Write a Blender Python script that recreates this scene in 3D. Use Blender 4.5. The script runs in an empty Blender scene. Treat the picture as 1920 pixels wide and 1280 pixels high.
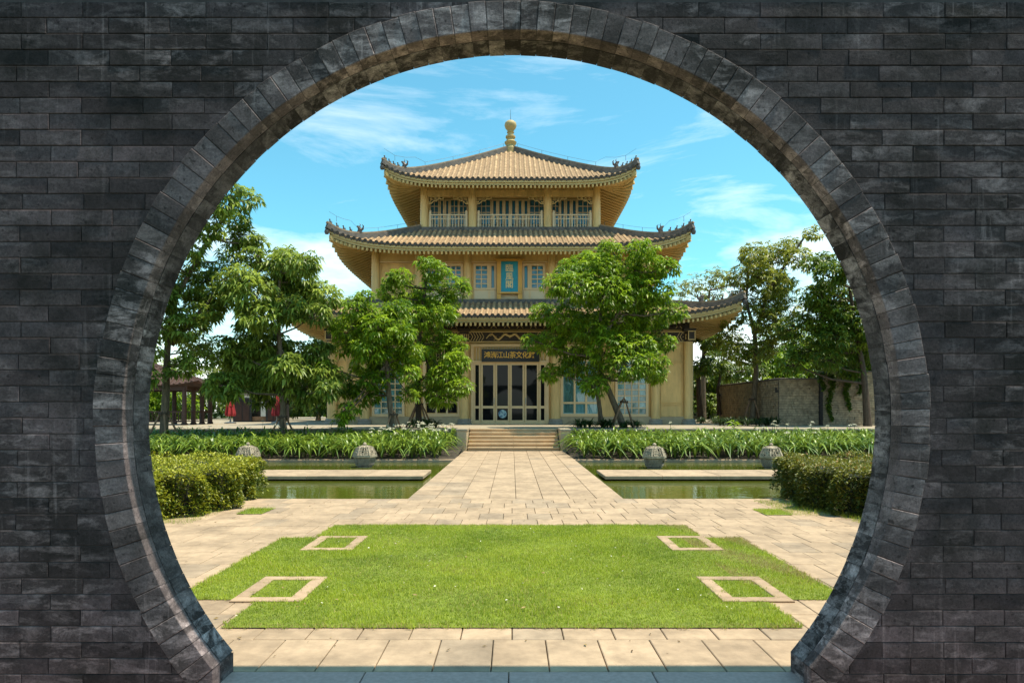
import bpy, bmesh, math, random
import numpy as np
from mathutils import Vector, Matrix
R = math.radians
random.seed(7)
rng = np.random.default_rng(7)
SC = bpy.context.scene
COL = SC.collection

# ------------------------------------------------------------------ camera
EYE, FPX, HOR = 1.6, 1280.0, 768.0          # eye height; focal length and horizon in photo pixels
cam_d = bpy.data.cameras.new('camera')
cam = bpy.data.objects.new('camera', cam_d)
COL.objects.link(cam)
cam.location = (0, 0, EYE)
cam.rotation_euler = (R(90), 0, 0)
cam_d.sensor_width = 36.0
cam_d.lens = 24.0
cam_d.shift_y = (HOR - 640) / 1920.0
cam_d.clip_end = 2000
cam_d.clip_start = 0.05
SC.camera = cam

# ------------------------------------------------------------------ sun, sky, exposure
SUN_EL, SUN_AZ = 70.0, 93.5                # azimuth clockwise from +Y (the viewing direction)
sd = Vector((math.sin(R(SUN_AZ)) * math.cos(R(SUN_EL)), math.cos(R(SUN_AZ)) * math.cos(R(SUN_EL)), math.sin(R(SUN_EL))))
sun_d = bpy.data.lights.new('sun', 'SUN')
sun_d.energy = 3.5
sun_d.angle = R(0.6)
sun_d.color = (1.0, 0.90, 0.72)
sun = bpy.data.objects.new('sun', sun_d)
COL.objects.link(sun)
sun.rotation_euler = (-sd).to_track_quat('-Z', 'Y').to_euler()
sun.location = (20, -20, 40)

W = bpy.data.worlds.new('World')
SC.world = W
W.use_nodes = True
nt = W.node_tree
nt.nodes.clear()
def wn(t, **k):
    n = nt.nodes.new(t)
    for a, b in k.items():
        setattr(n, a, b)
    return n
sky = wn('ShaderNodeTexSky', sky_type='NISHITA', sun_disc=False)
sky.sun_elevation = R(SUN_EL)
sky.sun_rotation = R(SUN_AZ)
sky.air_density = 1.0
sky.dust_density = 0.6
sky.ozone_density = 1.0
tint = wn('ShaderNodeMix', data_type='RGBA', blend_type='MULTIPLY')
tint.inputs[0].default_value = 1.0
tint.inputs[7].default_value = (0.42, 0.85, 0.76, 1)
nt.links.new(sky.outputs[0], tint.inputs[6])
tc = wn('ShaderNodeTexCoord')
sep = wn('ShaderNodeSeparateXYZ')
nt.links.new(tc.outputs['Generated'], sep.inputs[0])
addz = wn('ShaderNodeMath', operation='ADD'); addz.inputs[1].default_value = 0.22
nt.links.new(sep.outputs[2], addz.inputs[0])
absz = wn('ShaderNodeMath', operation='MAXIMUM'); absz.inputs[1].default_value = 0.05
nt.links.new(addz.outputs[0], absz.inputs[0])
dx = wn('ShaderNodeMath', operation='DIVIDE'); dy = wn('ShaderNodeMath', operation='DIVIDE')
nt.links.new(sep.outputs[0], dx.inputs[0]); nt.links.new(absz.outputs[0], dx.inputs[1])
nt.links.new(sep.outputs[1], dy.inputs[0]); nt.links.new(absz.outputs[0], dy.inputs[1])
cmb = wn('ShaderNodeCombineXYZ')
nt.links.new(dx.outputs[0], cmb.inputs[0]); nt.links.new(dy.outputs[0], cmb.inputs[1])
mp = wn('ShaderNodeMapping')
mp.inputs['Location'].default_value = (3.1, 1.7, 0)
mp.inputs['Rotation'].default_value = (0, 0, R(24))
mp.inputs['Scale'].default_value = (1.0, 1.9, 1)
nt.links.new(cmb.outputs[0], mp.inputs[0])
no1 = wn('ShaderNodeTexNoise'); no1.inputs['Scale'].default_value = 1.15; no1.inputs['Detail'].default_value = 9; no1.inputs['Roughness'].default_value = 0.62; no1.inputs['Distortion'].default_value = 0.7
nt.links.new(mp.outputs[0], no1.inputs[0])
cr = wn('ShaderNodeValToRGB')
cr.color_ramp.elements[0].position = 0.53; cr.color_ramp.elements[0].color = (0, 0, 0, 1)
cr.color_ramp.elements[1].position = 0.86; cr.color_ramp.elements[1].color = (1, 1, 1, 1)
nt.links.new(no1.outputs[0], cr.inputs[0])
# low banks of cloud over the trees
no2 = wn('ShaderNodeTexNoise'); no2.inputs['Scale'].default_value = 2.3; no2.inputs['Detail'].default_value = 7; no2.inputs['Roughness'].default_value = 0.58
mp2 = wn('ShaderNodeMapping'); mp2.inputs['Scale'].default_value = (1, 1, 3.2); mp2.inputs['Location'].default_value = (0.35, 0.2, 0.0)
nt.links.new(tc.outputs['Generated'], mp2.inputs[0]); nt.links.new(mp2.outputs[0], no2.inputs[0])
low = wn('ShaderNodeMapRange'); low.inputs[1].default_value = 0.36; low.inputs[2].default_value = 0.06; low.inputs[3].default_value = -0.24; low.inputs[4].default_value = 0.27
nt.links.new(sep.outputs[2], low.inputs[0])
ladd = wn('ShaderNodeMath', operation='ADD')
nt.links.new(no2.outputs[0], ladd.inputs[0]); nt.links.new(low.outputs[0], ladd.inputs[1])
cr2 = wn('ShaderNodeValToRGB')
cr2.color_ramp.elements[0].position = 0.50; cr2.color_ramp.elements[0].color = (0, 0, 0, 1)
cr2.color_ramp.elements[1].position = 0.72; cr2.color_ramp.elements[1].color = (1, 1, 1, 1)
nt.links.new(ladd.outputs[0], cr2.inputs[0])
mx = wn('ShaderNodeMath', operation='MAXIMUM')
nt.links.new(cr.outputs[0], mx.inputs[0]); nt.links.new(cr2.outputs[0], mx.inputs[1])
cmul = wn('ShaderNodeMath', operation='MULTIPLY'); cmul.inputs[1].default_value = 0.75
nt.links.new(mx.outputs[0], cmul.inputs[0])
cl = wn('ShaderNodeMix', data_type='RGBA')
cl.inputs[7].default_value = (7.0, 6.8, 6.5, 1)
nt.links.new(cmul.outputs[0], cl.inputs[0]); nt.links.new(tint.outputs[2], cl.inputs[6])
bg = wn('ShaderNodeBackground'); bg.inputs[1].default_value = 0.135
nt.links.new(cl.outputs[2], bg.inputs[0])
wo = wn('ShaderNodeOutputWorld')
nt.links.new(bg.outputs[0], wo.inputs[0])

SC.view_settings.view_transform = 'Standard'
SC.view_settings.look = 'None'
SC.view_settings.gamma = 1.0
SC.view_settings.exposure = 1.12
SC.view_settings.use_curve_mapping = False
SC.render.engine = 'CYCLES'
SC.cycles.use_denoising = True
SC.cycles.max_bounces = 8
SC.cycles.transparent_max_bounces = 8

# ------------------------------------------------------------------ helpers
def PX(px, Y): return (px - 960.0) * Y / FPX           # photo column at depth Y -> metres
def PZ(py, Y): return EYE - (py - HOR) * Y / FPX

class MB:
    def __init__(s): s.v, s.f, s.m = [], [], []
    def add(s, vs, fs, m=0):
        n = len(s.v); s.v.extend(vs)
        for f in fs: s.f.append(tuple(i + n for i in f)); s.m.append(m)
    def box(s, x0, x1, y0, y1, z0, z1, m=0):
        s.add([(x0,y0,z0),(x1,y0,z0),(x1,y1,z0),(x0,y1,z0),(x0,y0,z1),(x1,y0,z1),(x1,y1,z1),(x0,y1,z1)],
              [(0,3,2,1),(4,5,6,7),(0,1,5,4),(1,2,6,5),(2,3,7,6),(3,0,4,7)], m)
        return s
    def cbox(s, x0, x1, y0, y1, z0, z1, c=0.006, m=0):
        """box with its top edges chamfered"""
        vs = [(x0,y0,z0),(x1,y0,z0),(x1,y1,z0),(x0,y1,z0),(x0,y0,z1-c),(x1,y0,z1-c),(x1,y1,z1-c),(x0,y1,z1-c),
              (x0+c,y0+c,z1),(x1-c,y0+c,z1),(x1-c,y1-c,z1),(x0+c,y1-c,z1)]
        s.add(vs, [(0,3,2,1),(8,9,10,11),(0,1,5,4),(1,2,6,5),(2,3,7,6),(3,0,4,7),(4,5,9,8),(5,6,10,9),(6,7,11,10),(7,4,8,11)], m)
        return s
    def prism(s, poly, y0, y1, c=0.0, m=0):
        """polygon in x,z extruded from y0 (front) to y1; front edges chamfered by c. poly counter-clockwise seen from -Y"""
        n = len(poly)
        cx = sum(p[0] for p in poly) / n; cz = sum(p[1] for p in poly) / n
        sg = lambda a: (a > 1e-6) - (a < -1e-6)
        vs = [(p[0], y1, p[1]) for p in poly] + [(p[0], y0 + c, p[1]) for p in poly]
        fs = [tuple(range(n))[::-1]]
        for i in range(n):
            j = (i + 1) % n
            fs.append((i, j, n + j, n + i))
        if c > 0:
            vs += [(p[0] + c * sg(cx - p[0]), y0, p[1] + c * sg(cz - p[1])) for p in poly]
            for i in range(n):
                j = (i + 1) % n
                fs.append((n + i, n + j, 2 * n + j, 2 * n + i))
            fs.append(tuple(range(2 * n, 3 * n)))
        else:
            fs.append(tuple(range(n, 2 * n)))
        # caller's winding is made consistent by recalculating normals in build()
        s.add(vs, fs, m)
        return s
    def tube(s, pts, rad, n=8, m=0, cap=True):
        pts = [Vector(p) for p in pts]
        if not isinstance(rad, (list, tuple)): rad = [rad] * len(pts)
        vs, fs = [], []
        up = Vector((0.13, 0.21, 0.97))
        for i, p in enumerate(pts):
            t = (pts[min(i + 1, len(pts) - 1)] - pts[max(i - 1, 0)])
            if t.length < 1e-9: t = Vector((0, 0, 1))
            t.normalize()
            a = t.cross(up)
            if a.length < 0.05: a = t.cross(Vector((1, 0, 0)))
            a.normalize(); b = a.cross(t)
            for k in range(n):
                th = 2 * math.pi * k / n
                q = p + a * (math.cos(th) * rad[i]) + b * (math.sin(th) * rad[i])
                vs.append(tuple(q))
        for i in range(len(pts) - 1):
            for k in range(n):
                l = (k + 1) % n
                fs.append((i*n+k, i*n+l, (i+1)*n+l, (i+1)*n+k))
        if cap:
            fs.append(tuple(range(n))[::-1]); fs.append(tuple(range((len(pts)-1)*n, len(pts)*n)))
        s.add(vs, fs, m)
        return s
    def bar(s, p, q, w, h, m=0):
        """rectangular bar from p to q (w sideways, h up)"""
        p, q = Vector(p), Vector(q)
        t = (q - p).normalized()
        a = t.cross(Vector((0, 0, 1)))
        if a.length < 1e-3: a = Vector((1, 0, 0))
        a.normalize(); b = a.cross(t)
        vs = []
        for e in (p, q):
            for sx, sz in ((-1,-1),(1,-1),(1,1),(-1,1)):
                vs.append(tuple(e + a * (sx * w / 2) + b * (sz * h / 2)))
        s.add(vs, [(0,1,2,3),(7,6,5,4),(0,4,5,1),(1,5,6,2),(2,6,7,3),(3,7,4,0)], m)
        return s
    def lathe(s, prof, c=(0, 0, 0), n=16, m=0, ang0=0.0):
        vs, fs = [], []
        for r, z in prof:
            for k in range(n):
                th = ang0 + 2 * math.pi * k / n
                vs.append((c[0] + r * math.cos(th), c[1] + r * math.sin(th), c[2] + z))
        for i in range(len(prof) - 1):
            for k in range(n):
                l = (k + 1) % n
                fs.append((i*n+k, i*n+l, (i+1)*n+l, (i+1)*n+k))
        fs.append(tuple(range(n))[::-1]); fs.append(tuple(range((len(prof)-1)*n, len(prof)*n)))
        s.add(vs, fs, m)
        return s
    def mesh(s, name, mats, smooth=False, fix=True):
        me = bpy.data.meshes.new(name)
        me.from_pydata(s.v, [], s.f)
        if not isinstance(mats, (list, tuple)): mats = [mats]
        for mt in mats: me.materials.append(mt)
        if len(mats) > 1: me.polygons.foreach_set('material_index', s.m)
        if fix and len(s.f) < 60000:
            bm = bmesh.new(); bm.from_mesh(me)
            bmesh.ops.recalc_face_normals(bm, faces=bm.faces)
            bm.to_mesh(me); bm.free()
        if smooth:
            me.polygons.foreach_set('use_smooth', [True] * len(me.polygons))
            try: me.set_sharp_from_angle(angle=R(42))
            except Exception: pass
        me.update()
        return me
    def build(s, name, mats, parent=None, smooth=False, fix=True):
        return link(name, s.mesh(name, mats, smooth, fix), parent)

def link(name, me, parent=None, loc=None, rot=None):
    o = bpy.data.objects.new(name, me)
    COL.objects.link(o)
    if parent is not None: o.parent = parent
    if loc is not None: o.location = loc
    if rot is not None: o.rotation_euler = rot
    return o
def tag(o, label=None, cat=None, group=None, kind=None):
    if label: o['label'] = label
    if cat: o['category'] = cat
    if group: o['group'] = group
    if kind: o['kind'] = kind
    return o
def thing(name, label, cat, loc=(0, 0, 0), group=None, rz=0.0):
    o = bpy.data.objects.new(name, None)
    COL.objects.link(o); o.location = loc; o.rotation_euler = (0, 0, rz)
    o.empty_display_size = 0.2
    return tag(o, label, cat, group)
def arr_mesh(name, V, F, mats, attr=None, smooth=False, midx=None):
    """numpy arrays -> mesh. V (n,3), F (m,k); attr: per-vertex float"""
    me = bpy.data.meshes.new(name)
    n, m, k = len(V), len(F), F.shape[1]
    me.vertices.add(n); me.vertices.foreach_set('co', np.ascontiguousarray(V, dtype=np.float32).ravel())
    me.loops.add(m * k); me.loops.foreach_set('vertex_index', np.ascontiguousarray(F, dtype=np.int32).ravel())
    me.polygons.add(m); me.polygons.foreach_set('loop_start', np.arange(0, m * k, k, dtype=np.int32))
    me.polygons.foreach_set('loop_total', np.full(m, k, dtype=np.int32))
    if not isinstance(mats, (list, tuple)): mats = [mats]
    for mt in mats: me.materials.append(mt)
    if midx is not None: me.polygons.foreach_set('material_index', midx)
    if attr is not None:
        a = me.attributes.new('tone', 'FLOAT', 'POINT'); a.data.foreach_set('value', np.ascontiguousarray(attr, dtype=np.float32))
    me.update(calc_edges=True)
    return me

# ------------------------------------------------------------------ materials
def mat(name, col, rough=0.7, var=0.18, scale=3.0, bump=0.0, bscale=40.0, col2=None, lo=0.38, hi=0.66, objvar=0.0, spec=0.4, metal=0.0, detail=6.0, stretch=None, stain=0.0, sscale=0.8, sstretch=(1, 1, 1)):
    m = bpy.data.materials.new(name); m.use_nodes = True
    t = m.node_tree; b = t.nodes['Principled BSDF']
    b.inputs['Roughness'].default_value = rough; b.inputs['Metallic'].default_value = metal
    b.inputs['Specular IOR Level'].default_value = spec
    g = t.nodes.new('ShaderNodeNewGeometry')
    src = g.outputs['Position']
    if stretch:
        mpn = t.nodes.new('ShaderNodeMapping'); mpn.inputs['Scale'].default_value = stretch
        t.links.new(src, mpn.inputs[0]); src = mpn.outputs[0]
    n1 = t.nodes.new('ShaderNodeTexNoise'); n1.inputs['Scale'].default_value = scale; n1.inputs['Detail'].default_value = detail; n1.inputs['Roughness'].default_value = 0.62
    t.links.new(src, n1.inputs[0])
    mr = t.nodes.new('ShaderNodeMapRange'); mr.inputs[1].default_value = lo; mr.inputs[2].default_value = hi
    t.links.new(n1.outputs[0], mr.inputs[0])
    mixc = t.nodes.new('ShaderNodeMix'); mixc.data_type = 'RGBA'
    c2 = col2 if col2 else tuple(min(1, c * (1 + var)) for c in col)
    c1 = col if col2 else tuple(c * (1 - var) for c in col)
    mixc.inputs[6].default_value = (*c1, 1); mixc.inputs[7].default_value = (*c2, 1)
    t.links.new(mr.outputs[0], mixc.inputs[0])
    out = mixc.outputs[2]
    if objvar > 0:
        oi = t.nodes.new('ShaderNodeObjectInfo')
        mo = t.nodes.new('ShaderNodeMapRange'); mo.inputs[3].default_value = 1 - objvar; mo.inputs[4].default_value = 1 + objvar
        t.links.new(oi.outputs['Random'], mo.inputs[0])
        mm = t.nodes.new('ShaderNodeMix'); mm.data_type = 'RGBA'; mm.blend_type = 'MULTIPLY'; mm.inputs[0].default_value = 1
        t.links.new(out, mm.inputs[6]); t.links.new(mo.outputs[0], mm.inputs[7]); out = mm.outputs[2]
    if stain > 0:
        sm_ = t.nodes.new('ShaderNodeMapping'); sm_.inputs['Scale'].default_value = sstretch
        t.links.new(g.outputs['Position'], sm_.inputs[0])
        n3 = t.nodes.new('ShaderNodeTexNoise'); n3.inputs['Scale'].default_value = sscale; n3.inputs['Detail'].default_value = 9; n3.inputs['Roughness'].default_value = 0.68
        t.links.new(sm_.outputs[0], n3.inputs[0])
        r3 = t.nodes.new('ShaderNodeMapRange'); r3.inputs[1].default_value = 0.36; r3.inputs[2].default_value = 0.60; r3.inputs[3].default_value = 1 - stain; r3.inputs[4].default_value = 1.03
        t.links.new(n3.outputs[0], r3.inputs[0])
        m3 = t.nodes.new('ShaderNodeMix'); m3.data_type = 'RGBA'; m3.blend_type = 'MULTIPLY'; m3.inputs[0].default_value = 1
        t.links.new(out, m3.inputs[6]); t.links.new(r3.outputs[0], m3.inputs[7]); out = m3.outputs[2]
    t.links.new(out, b.inputs['Base Color'])
    if bump > 0:
        n2 = t.nodes.new('ShaderNodeTexNoise'); n2.inputs['Scale'].default_value = bscale; n2.inputs['Detail'].default_value = 5
        t.links.new(g.outputs['Position'], n2.inputs[0])
        bp = t.nodes.new('ShaderNodeBump'); bp.inputs['Strength'].default_value = bump; bp.inputs['Distance'].default_value = 0.02
        t.links.new(n2.outputs[0], bp.inputs['Height']); t.links.new(bp.outputs[0], b.inputs['Normal'])
    return m

def leafmat(name, dark, light, trans=0.35, rough=0.42, dry=None, patch=0.0, pscale=1.0):
    """leaf colour from each leaf's own tone value; thin enough to let light through"""
    m = bpy.data.materials.new(name); m.use_nodes = True
    t = m.node_tree; b = t.nodes['Principled BSDF']; o = t.nodes['Material Output']
    b.inputs['Roughness'].default_value = rough; b.inputs['Specular IOR Level'].default_value = 0.45
    a = t.nodes.new('ShaderNodeAttribute'); a.attribute_name = 'tone'
    cr_ = t.nodes.new('ShaderNodeValToRGB')
    e = cr_.color_ramp.elements
    e[0].position = 0.0; e[0].color = (*dark, 1)
    e[1].position = 0.9 if dry else 1.0; e[1].color = (*light, 1)
    if dry:
        x = e.new(1.0); x.color = (*dry, 1)
    fac = a.outputs['Fac']
    if patch > 0:
        g = t.nodes.new('ShaderNodeNewGeometry'); n1 = t.nodes.new('ShaderNodeTexNoise'); n1.inputs['Scale'].default_value = pscale; n1.inputs['Detail'].default_value = 3
        t.links.new(g.outputs['Position'], n1.inputs[0])
        mr = t.nodes.new('ShaderNodeMapRange'); mr.inputs[1].default_value = 0.3; mr.inputs[2].default_value = 0.7; mr.inputs[3].default_value = -patch; mr.inputs[4].default_value = patch
        t.links.new(n1.outputs[0], mr.inputs[0])
        ad = t.nodes.new('ShaderNodeMath'); ad.operation = 'ADD'
        t.links.new(fac, ad.inputs[0]); t.links.new(mr.outputs[0], ad.inputs[1]); fac = ad.outputs[0]
    t.links.new(fac, cr_.inputs[0])
    t.links.new(cr_.outputs[0], b.inputs['Base Color'])
    tr = t.nodes.new('ShaderNodeBsdfTranslucent'); t.links.new(cr_.outputs[0], tr.inputs[0])
    mx_ = t.nodes.new('ShaderNodeMixShader'); mx_.inputs[0].default_value = trans
    t.links.new(b.outputs[0], mx_.inputs[1]); t.links.new(tr.outputs[0], mx_.inputs[2]); t.links.new(mx_.outputs[0], o.inputs[0])
    return m

def brickmat(name, base, pale, amount, dark=(0.020, 0.017, 0.016), objvar=0.35, soft=0.03):
    """dark grey fired brick: blotchy, with pale lime bloom in patches and vertical run marks"""
    m = bpy.data.materials.new(name); m.use_nodes = True
    t = m.node_tree; b = t.nodes['Principled BSDF']
    b.inputs['Roughness'].default_value = 0.9; b.inputs['Specular IOR Level'].default_value = 0.2
    g = t.nodes.new('ShaderNodeNewGeometry'); oi = t.nodes.new('ShaderNodeObjectInfo')
    off = t.nodes.new('ShaderNodeVectorMath'); off.operation = 'MULTIPLY_ADD'
    cx = t.nodes.new('ShaderNodeCombineXYZ')
    t.links.new(oi.outputs['Random'], cx.inputs[0]); t.links.new(oi.outputs['Random'], cx.inputs[2])
    off.inputs[1].default_value = (37.0, 0, 23.0)
    t.links.new(cx.outputs[0], off.inputs[0]); t.links.new(g.outputs['Position'], off.inputs[2])
    def noise(scale, src, detail=6, rough=0.6, dist=0.0):
        n = t.nodes.new('ShaderNodeTexNoise'); n.inputs['Scale'].default_value = scale; n.inputs['Detail'].default_value = detail
        n.inputs['Roughness'].default_value = rough; n.inputs['Distortion'].default_value = dist
        t.links.new(src, n.inputs[0]); return n.outputs[0]
    def rng_(src, a, c, lo=0.0, hi=1.0):
        r = t.nodes.new('ShaderNodeMapRange'); r.inputs[1].default_value = a; r.inputs[2].default_value = c; r.inputs[3].default_value = lo; r.inputs[4].default_value = hi
        t.links.new(src, r.inputs[0]); return r.outputs[0]
    def mix(f, a, c, mode='MIX'):
        x = t.nodes.new('ShaderNodeMix'); x.data_type = 'RGBA'; x.blend_type = mode
        if isinstance(f, float): x.inputs[0].default_value = f
        else: t.links.new(f, x.inputs[0])
        for k, s in ((6, a), (7, c)):
            if isinstance(s, tuple): x.inputs[k].default_value = (*s, 1)
            else: t.links.new(s, x.inputs[k])
        return x.outputs[2]
    P = off.outputs[0]
    c = mix(rng_(noise(1.5, g.outputs['Position'], 5), 0.36, 0.62), dark, base)
    c = mix(rng_(noise(7.0, P, 7, 0.65), 0.34, 0.66), mix(0.55, c, dark), c)
    ml = t.nodes.new('ShaderNodeMapping'); ml.inputs['Scale'].default_value = (1.0, 1.0, 2.6); t.links.new(P, ml.inputs[0])
    bloom = rng_(noise(5.0, ml.outputs[0], 11, 0.70, 0.5), 0.60 - amount, 0.78 - amount + soft)
    big = rng_(noise(1.1, g.outputs['Position'], 3), 0.38, 0.58, 0.18, 1.0)
    mu = t.nodes.new('ShaderNodeMath'); mu.operation = 'MULTIPLY'; t.links.new(bloom, mu.inputs[0]); t.links.new(big, mu.inputs[1])
    c = mix(mu.outputs[0], c, pale)
    # run marks
    ms = t.nodes.new('ShaderNodeMapping'); ms.inputs['Scale'].default_value = (26, 26, 1.6); t.links.new(g.outputs['Position'], ms.inputs[0])
    runs = rng_(noise(1.0, ms.outputs[0], 4), 0.60, 0.78, 0.0, 0.55)
    mu2 = t.nodes.new('ShaderNodeMath'); mu2.operation = 'MULTIPLY'; t.links.new(runs, mu2.inputs[0]); t.links.new(big, mu2.inputs[1])
    c = mix(mu2.outputs[0], c, pale)
    c = mix(1.0, c, rng_(noise(75.0, P, 4, 0.75), 0.32, 0.68, 0.62, 1.30), 'MULTIPLY')
    pits = rng_(noise(30.0, P, 3, 0.5), 0.30, 0.37, 0.45, 1.0)
    c = mix(1.0, c, pits, 'MULTIPLY')
    mo = rng_(oi.outputs['Random'], 0, 1, 1 - objvar, 1 + objvar)
    c = mix(1.0, c, mo, 'MULTIPLY')
    t.links.new(c, b.inputs['Base Color'])
    bp = t.nodes.new('ShaderNodeBump'); bp.inputs['Strength'].default_value = 0.8; bp.inputs['Distance'].default_value = 0.006
    t.links.new(noise(38.0, P, 8, 0.7), bp.inputs['Height']); t.links.new(bp.outputs[0], b.inputs['Normal'])
    return m

M = {}
M['brick'] = brickmat('grey_brick', (0.092, 0.067, 0.070), (0.27, 0.212, 0.212), 0.11, objvar=0.40, soft=0.10)
M['vous'] = brickmat('arch_stone', (0.155, 0.119, 0.120), (0.43, 0.345, 0.335), 0.13, dark=(0.034,0.029,0.027))
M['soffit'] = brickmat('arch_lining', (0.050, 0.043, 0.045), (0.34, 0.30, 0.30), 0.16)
M['mortar'] = mat('dark_mortar', (0.055, 0.047, 0.045), 0.9, 0.3, 12)
M['thresh'] = mat('grey_granite', (0.37, 0.255, 0.225), 0.75, 0.12, 30, 0.15, 120, objvar=0.1)
M['paving'] = mat('sandstone_paving', (0.395, 0.287, 0.19), 0.8, 0.11, 9.0, 0.12, 90, objvar=0.08, stain=0.30, sscale=1.9, spec=0.25)
M['paving_b'] = mat('sandstone_paving_grey', (0.335, 0.252, 0.175), 0.8, 0.11, 9.0, 0.12, 90, objvar=0.08, stain=0.30, sscale=1.9, spec=0.25)
M['edge'] = mat('reddish_paver', (0.37, 0.262, 0.172), 0.85, 0.14, 6, 0.2, 80, objvar=0.12, spec=0.25)
M['bed'] = mat('paving_joint_sand', (0.13, 0.10, 0.07), 0.95, 0.2, 20)
M['step'] = mat('step_sandstone', (0.47, 0.33, 0.19), 0.75, 0.10, 3, 0.1, 60, objvar=0.10, spec=0.25)
M['terr'] = mat('terrace_stone', (0.30, 0.25, 0.18), 0.75, 0.12, 1.2, 0.1, 60, objvar=0.10, spec=0.25)
M['soil'] = mat('soil', (0.055, 0.042, 0.028), 0.95, 0.3, 8, 0.5, 25)
M['ground'] = mat('ground', (0.07, 0.075, 0.035), 0.95, 0.25, 0.6, 0.3, 10)
M['turf'] = mat('turf', (0.15, 0.19, 0.02), 0.9, 0.25, 6, 0.4, 60)
M['wall'] = mat('ochre_render', (0.74, 0.50, 0.205), 0.7, 0.06, 0.9, 0.05, 120, spec=0.3, stain=0.30, sscale=1.0, sstretch=(1.6, 1.6, 0.35))
M['column'] = mat('ochre_column_paint', (0.71, 0.49, 0.20), 0.5, 0.07, 1.4, 0.0, spec=0.4, stretch=(3, 3, 0.6), stain=0.22, sscale=1.4, sstretch=(3, 3, 0.4))
M['trim'] = mat('cream_trim', (0.72, 0.52, 0.29), 0.55, 0.05, 2, spec=0.4)
M['rail'] = mat('pale_rail_paint', (0.66, 0.52, 0.33), 0.55, 0.05, 2, spec=0.4)
M['gold'] = mat('gold_paint', (0.56, 0.41, 0.17), 0.55, 0.08, 3, spec=0.5)
M['rafter'] = mat('rafter_paint', (0.56, 0.40, 0.165), 0.6, 0.1, 2, spec=0.3)
M['soffitb'] = mat('shaded_soffit_board', (0.055, 0.035, 0.02), 0.8, 0.12, 3, spec=0.2)  # darkened so the gaps between rafters read as shade
M['tile'] = mat('terracotta_roll', (0.31, 0.20, 0.11), 0.75, 0.1, 2.6, 0.25, 30, col2=(0.55, 0.37, 0.205), objvar=0.16, spec=0.25)
M['pan'] = mat('terracotta_pan', (0.27, 0.18, 0.105), 0.85, 0.2, 5, 0.3, 20, spec=0.2)
M['cap'] = mat('weathered_tile_end', (0.10, 0.08, 0.065), 0.8, 0.35, 9, spec=0.2)
M['ridge'] = mat('grey_ridge_tile', (0.125, 0.112, 0.10), 0.75, 0.3, 4, 0.2, 30, spec=0.3)
M['ridgetop'] = mat('tan_ridge_cap', (0.30, 0.21, 0.13), 0.75, 0.25, 3, 0.2, 30, spec=0.3)
M['beast'] = mat('dark_glazed_figure', (0.07, 0.055, 0.045), 0.45, 0.4, 8, spec=0.5)
M['wire'] = mat('wire', (0.12, 0.12, 0.12), 0.5, 0.1, 3, metal=0.6)
M['darkwood'] = mat('dark_bracket', (0.035, 0.026, 0.018), 0.6, 0.3, 6)
M['board'] = mat('black_sign_board', (0.012, 0.011, 0.010), 0.35, 0.2, 4)
M['teal'] = mat('teal_plaque', (0.008, 0.26, 0.36), 0.5, 0.12, 5)
M['plaqueframe'] = mat('yellow_plaque_frame', (0.62, 0.33, 0.065), 0.5, 0.1, 4)
M['letter'] = mat('gold_lettering', (0.85, 0.47, 0.05), 0.4, 0.06, 8)
M['letter2'] = mat('pale_gold_lettering', (0.80, 0.60, 0.27), 0.45, 0.06, 8)
M['plinth'] = mat('plinth_stone', (0.40, 0.315, 0.20), 0.8, 0.1, 3, 0.1, 50)
M['colbase'] = mat('column_base_stone', (0.27, 0.24, 0.20), 0.7, 0.1, 4)
M['bark'] = mat('bark', (0.13, 0.10, 0.068), 0.9, 0.3, 5, 0.6, 22, stretch=(3, 3, 0.7), spec=0.2)
M['bark_d'] = mat('dark_bark', (0.075, 0.055, 0.04), 0.9, 0.3, 5, 0.6, 22, stretch=(3, 3, 0.7), spec=0.2)
M['stake'] = mat('stake_wood', (0.22, 0.13, 0.075), 0.85, 0.25, 6, 0.3, 30)
M['lantern'] = mat('carved_stone', (0.34, 0.28, 0.20), 0.85, 0.25, 7, 0.4, 40)
M['lantern_shade'] = mat('shaded_carved_stone', (0.21, 0.175, 0.135), 0.85, 0.3, 7, 0.4, 40)  # darker copy of the lantern stone: shade on the lower bodies put into colour
M['shade_core'] = mat('lantern_shade_core', (0.03, 0.026, 0.02), 0.95, 0.2, 4)
M['redwood'] = mat('dark_red_timber', (0.045, 0.018, 0.012), 0.5, 0.3, 4)
M['redtile'] = mat('red_brown_tile', (0.07, 0.035, 0.026), 0.7, 0.3, 3, 0.2, 30)
M['red'] = mat('red_canvas', (0.30, 0.025, 0.03), 0.8, 0.15, 5)
M['metal'] = mat('pole_metal', (0.3, 0.29, 0.28), 0.4, 0.1, 3, metal=0.7)
M['charcoal'] = mat('charcoal_panel', (0.02, 0.02, 0.023), 0.6, 0.2, 3)
M['white'] = mat('white_wall', (0.55, 0.52, 0.47), 0.8, 0.08, 1)
M['slate'] = mat('stacked_stone', (0.19, 0.15, 0.10), 0.85, 0.2, 5, 0.5, 30, col2=(0.36, 0.28, 0.18), spec=0.25)
M['stonecap'] = mat('wall_cap', (0.14, 0.12, 0.10), 0.85, 0.2, 4)
M['curtain'] = mat('pale_blue_curtain', (0.22, 0.42, 0.46), 0.8, 0.08, 2)
M['leafA'] = leafmat('glossy_leaf', (0.026, 0.10, 0.007), (0.36, 0.50, 0.024), 0.45)
M['leafB'] = leafmat('broad_leaf', (0.05, 0.11, 0.018), (0.38, 0.47, 0.07), 0.45)
M['leafC'] = leafmat('dark_leaf', (0.026, 0.072, 0.008), (0.21, 0.28, 0.022), 0.42)
M['leafD'] = leafmat('olive_leaf', (0.065, 0.10, 0.013), (0.37, 0.39, 0.045), 0.45)
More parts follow.
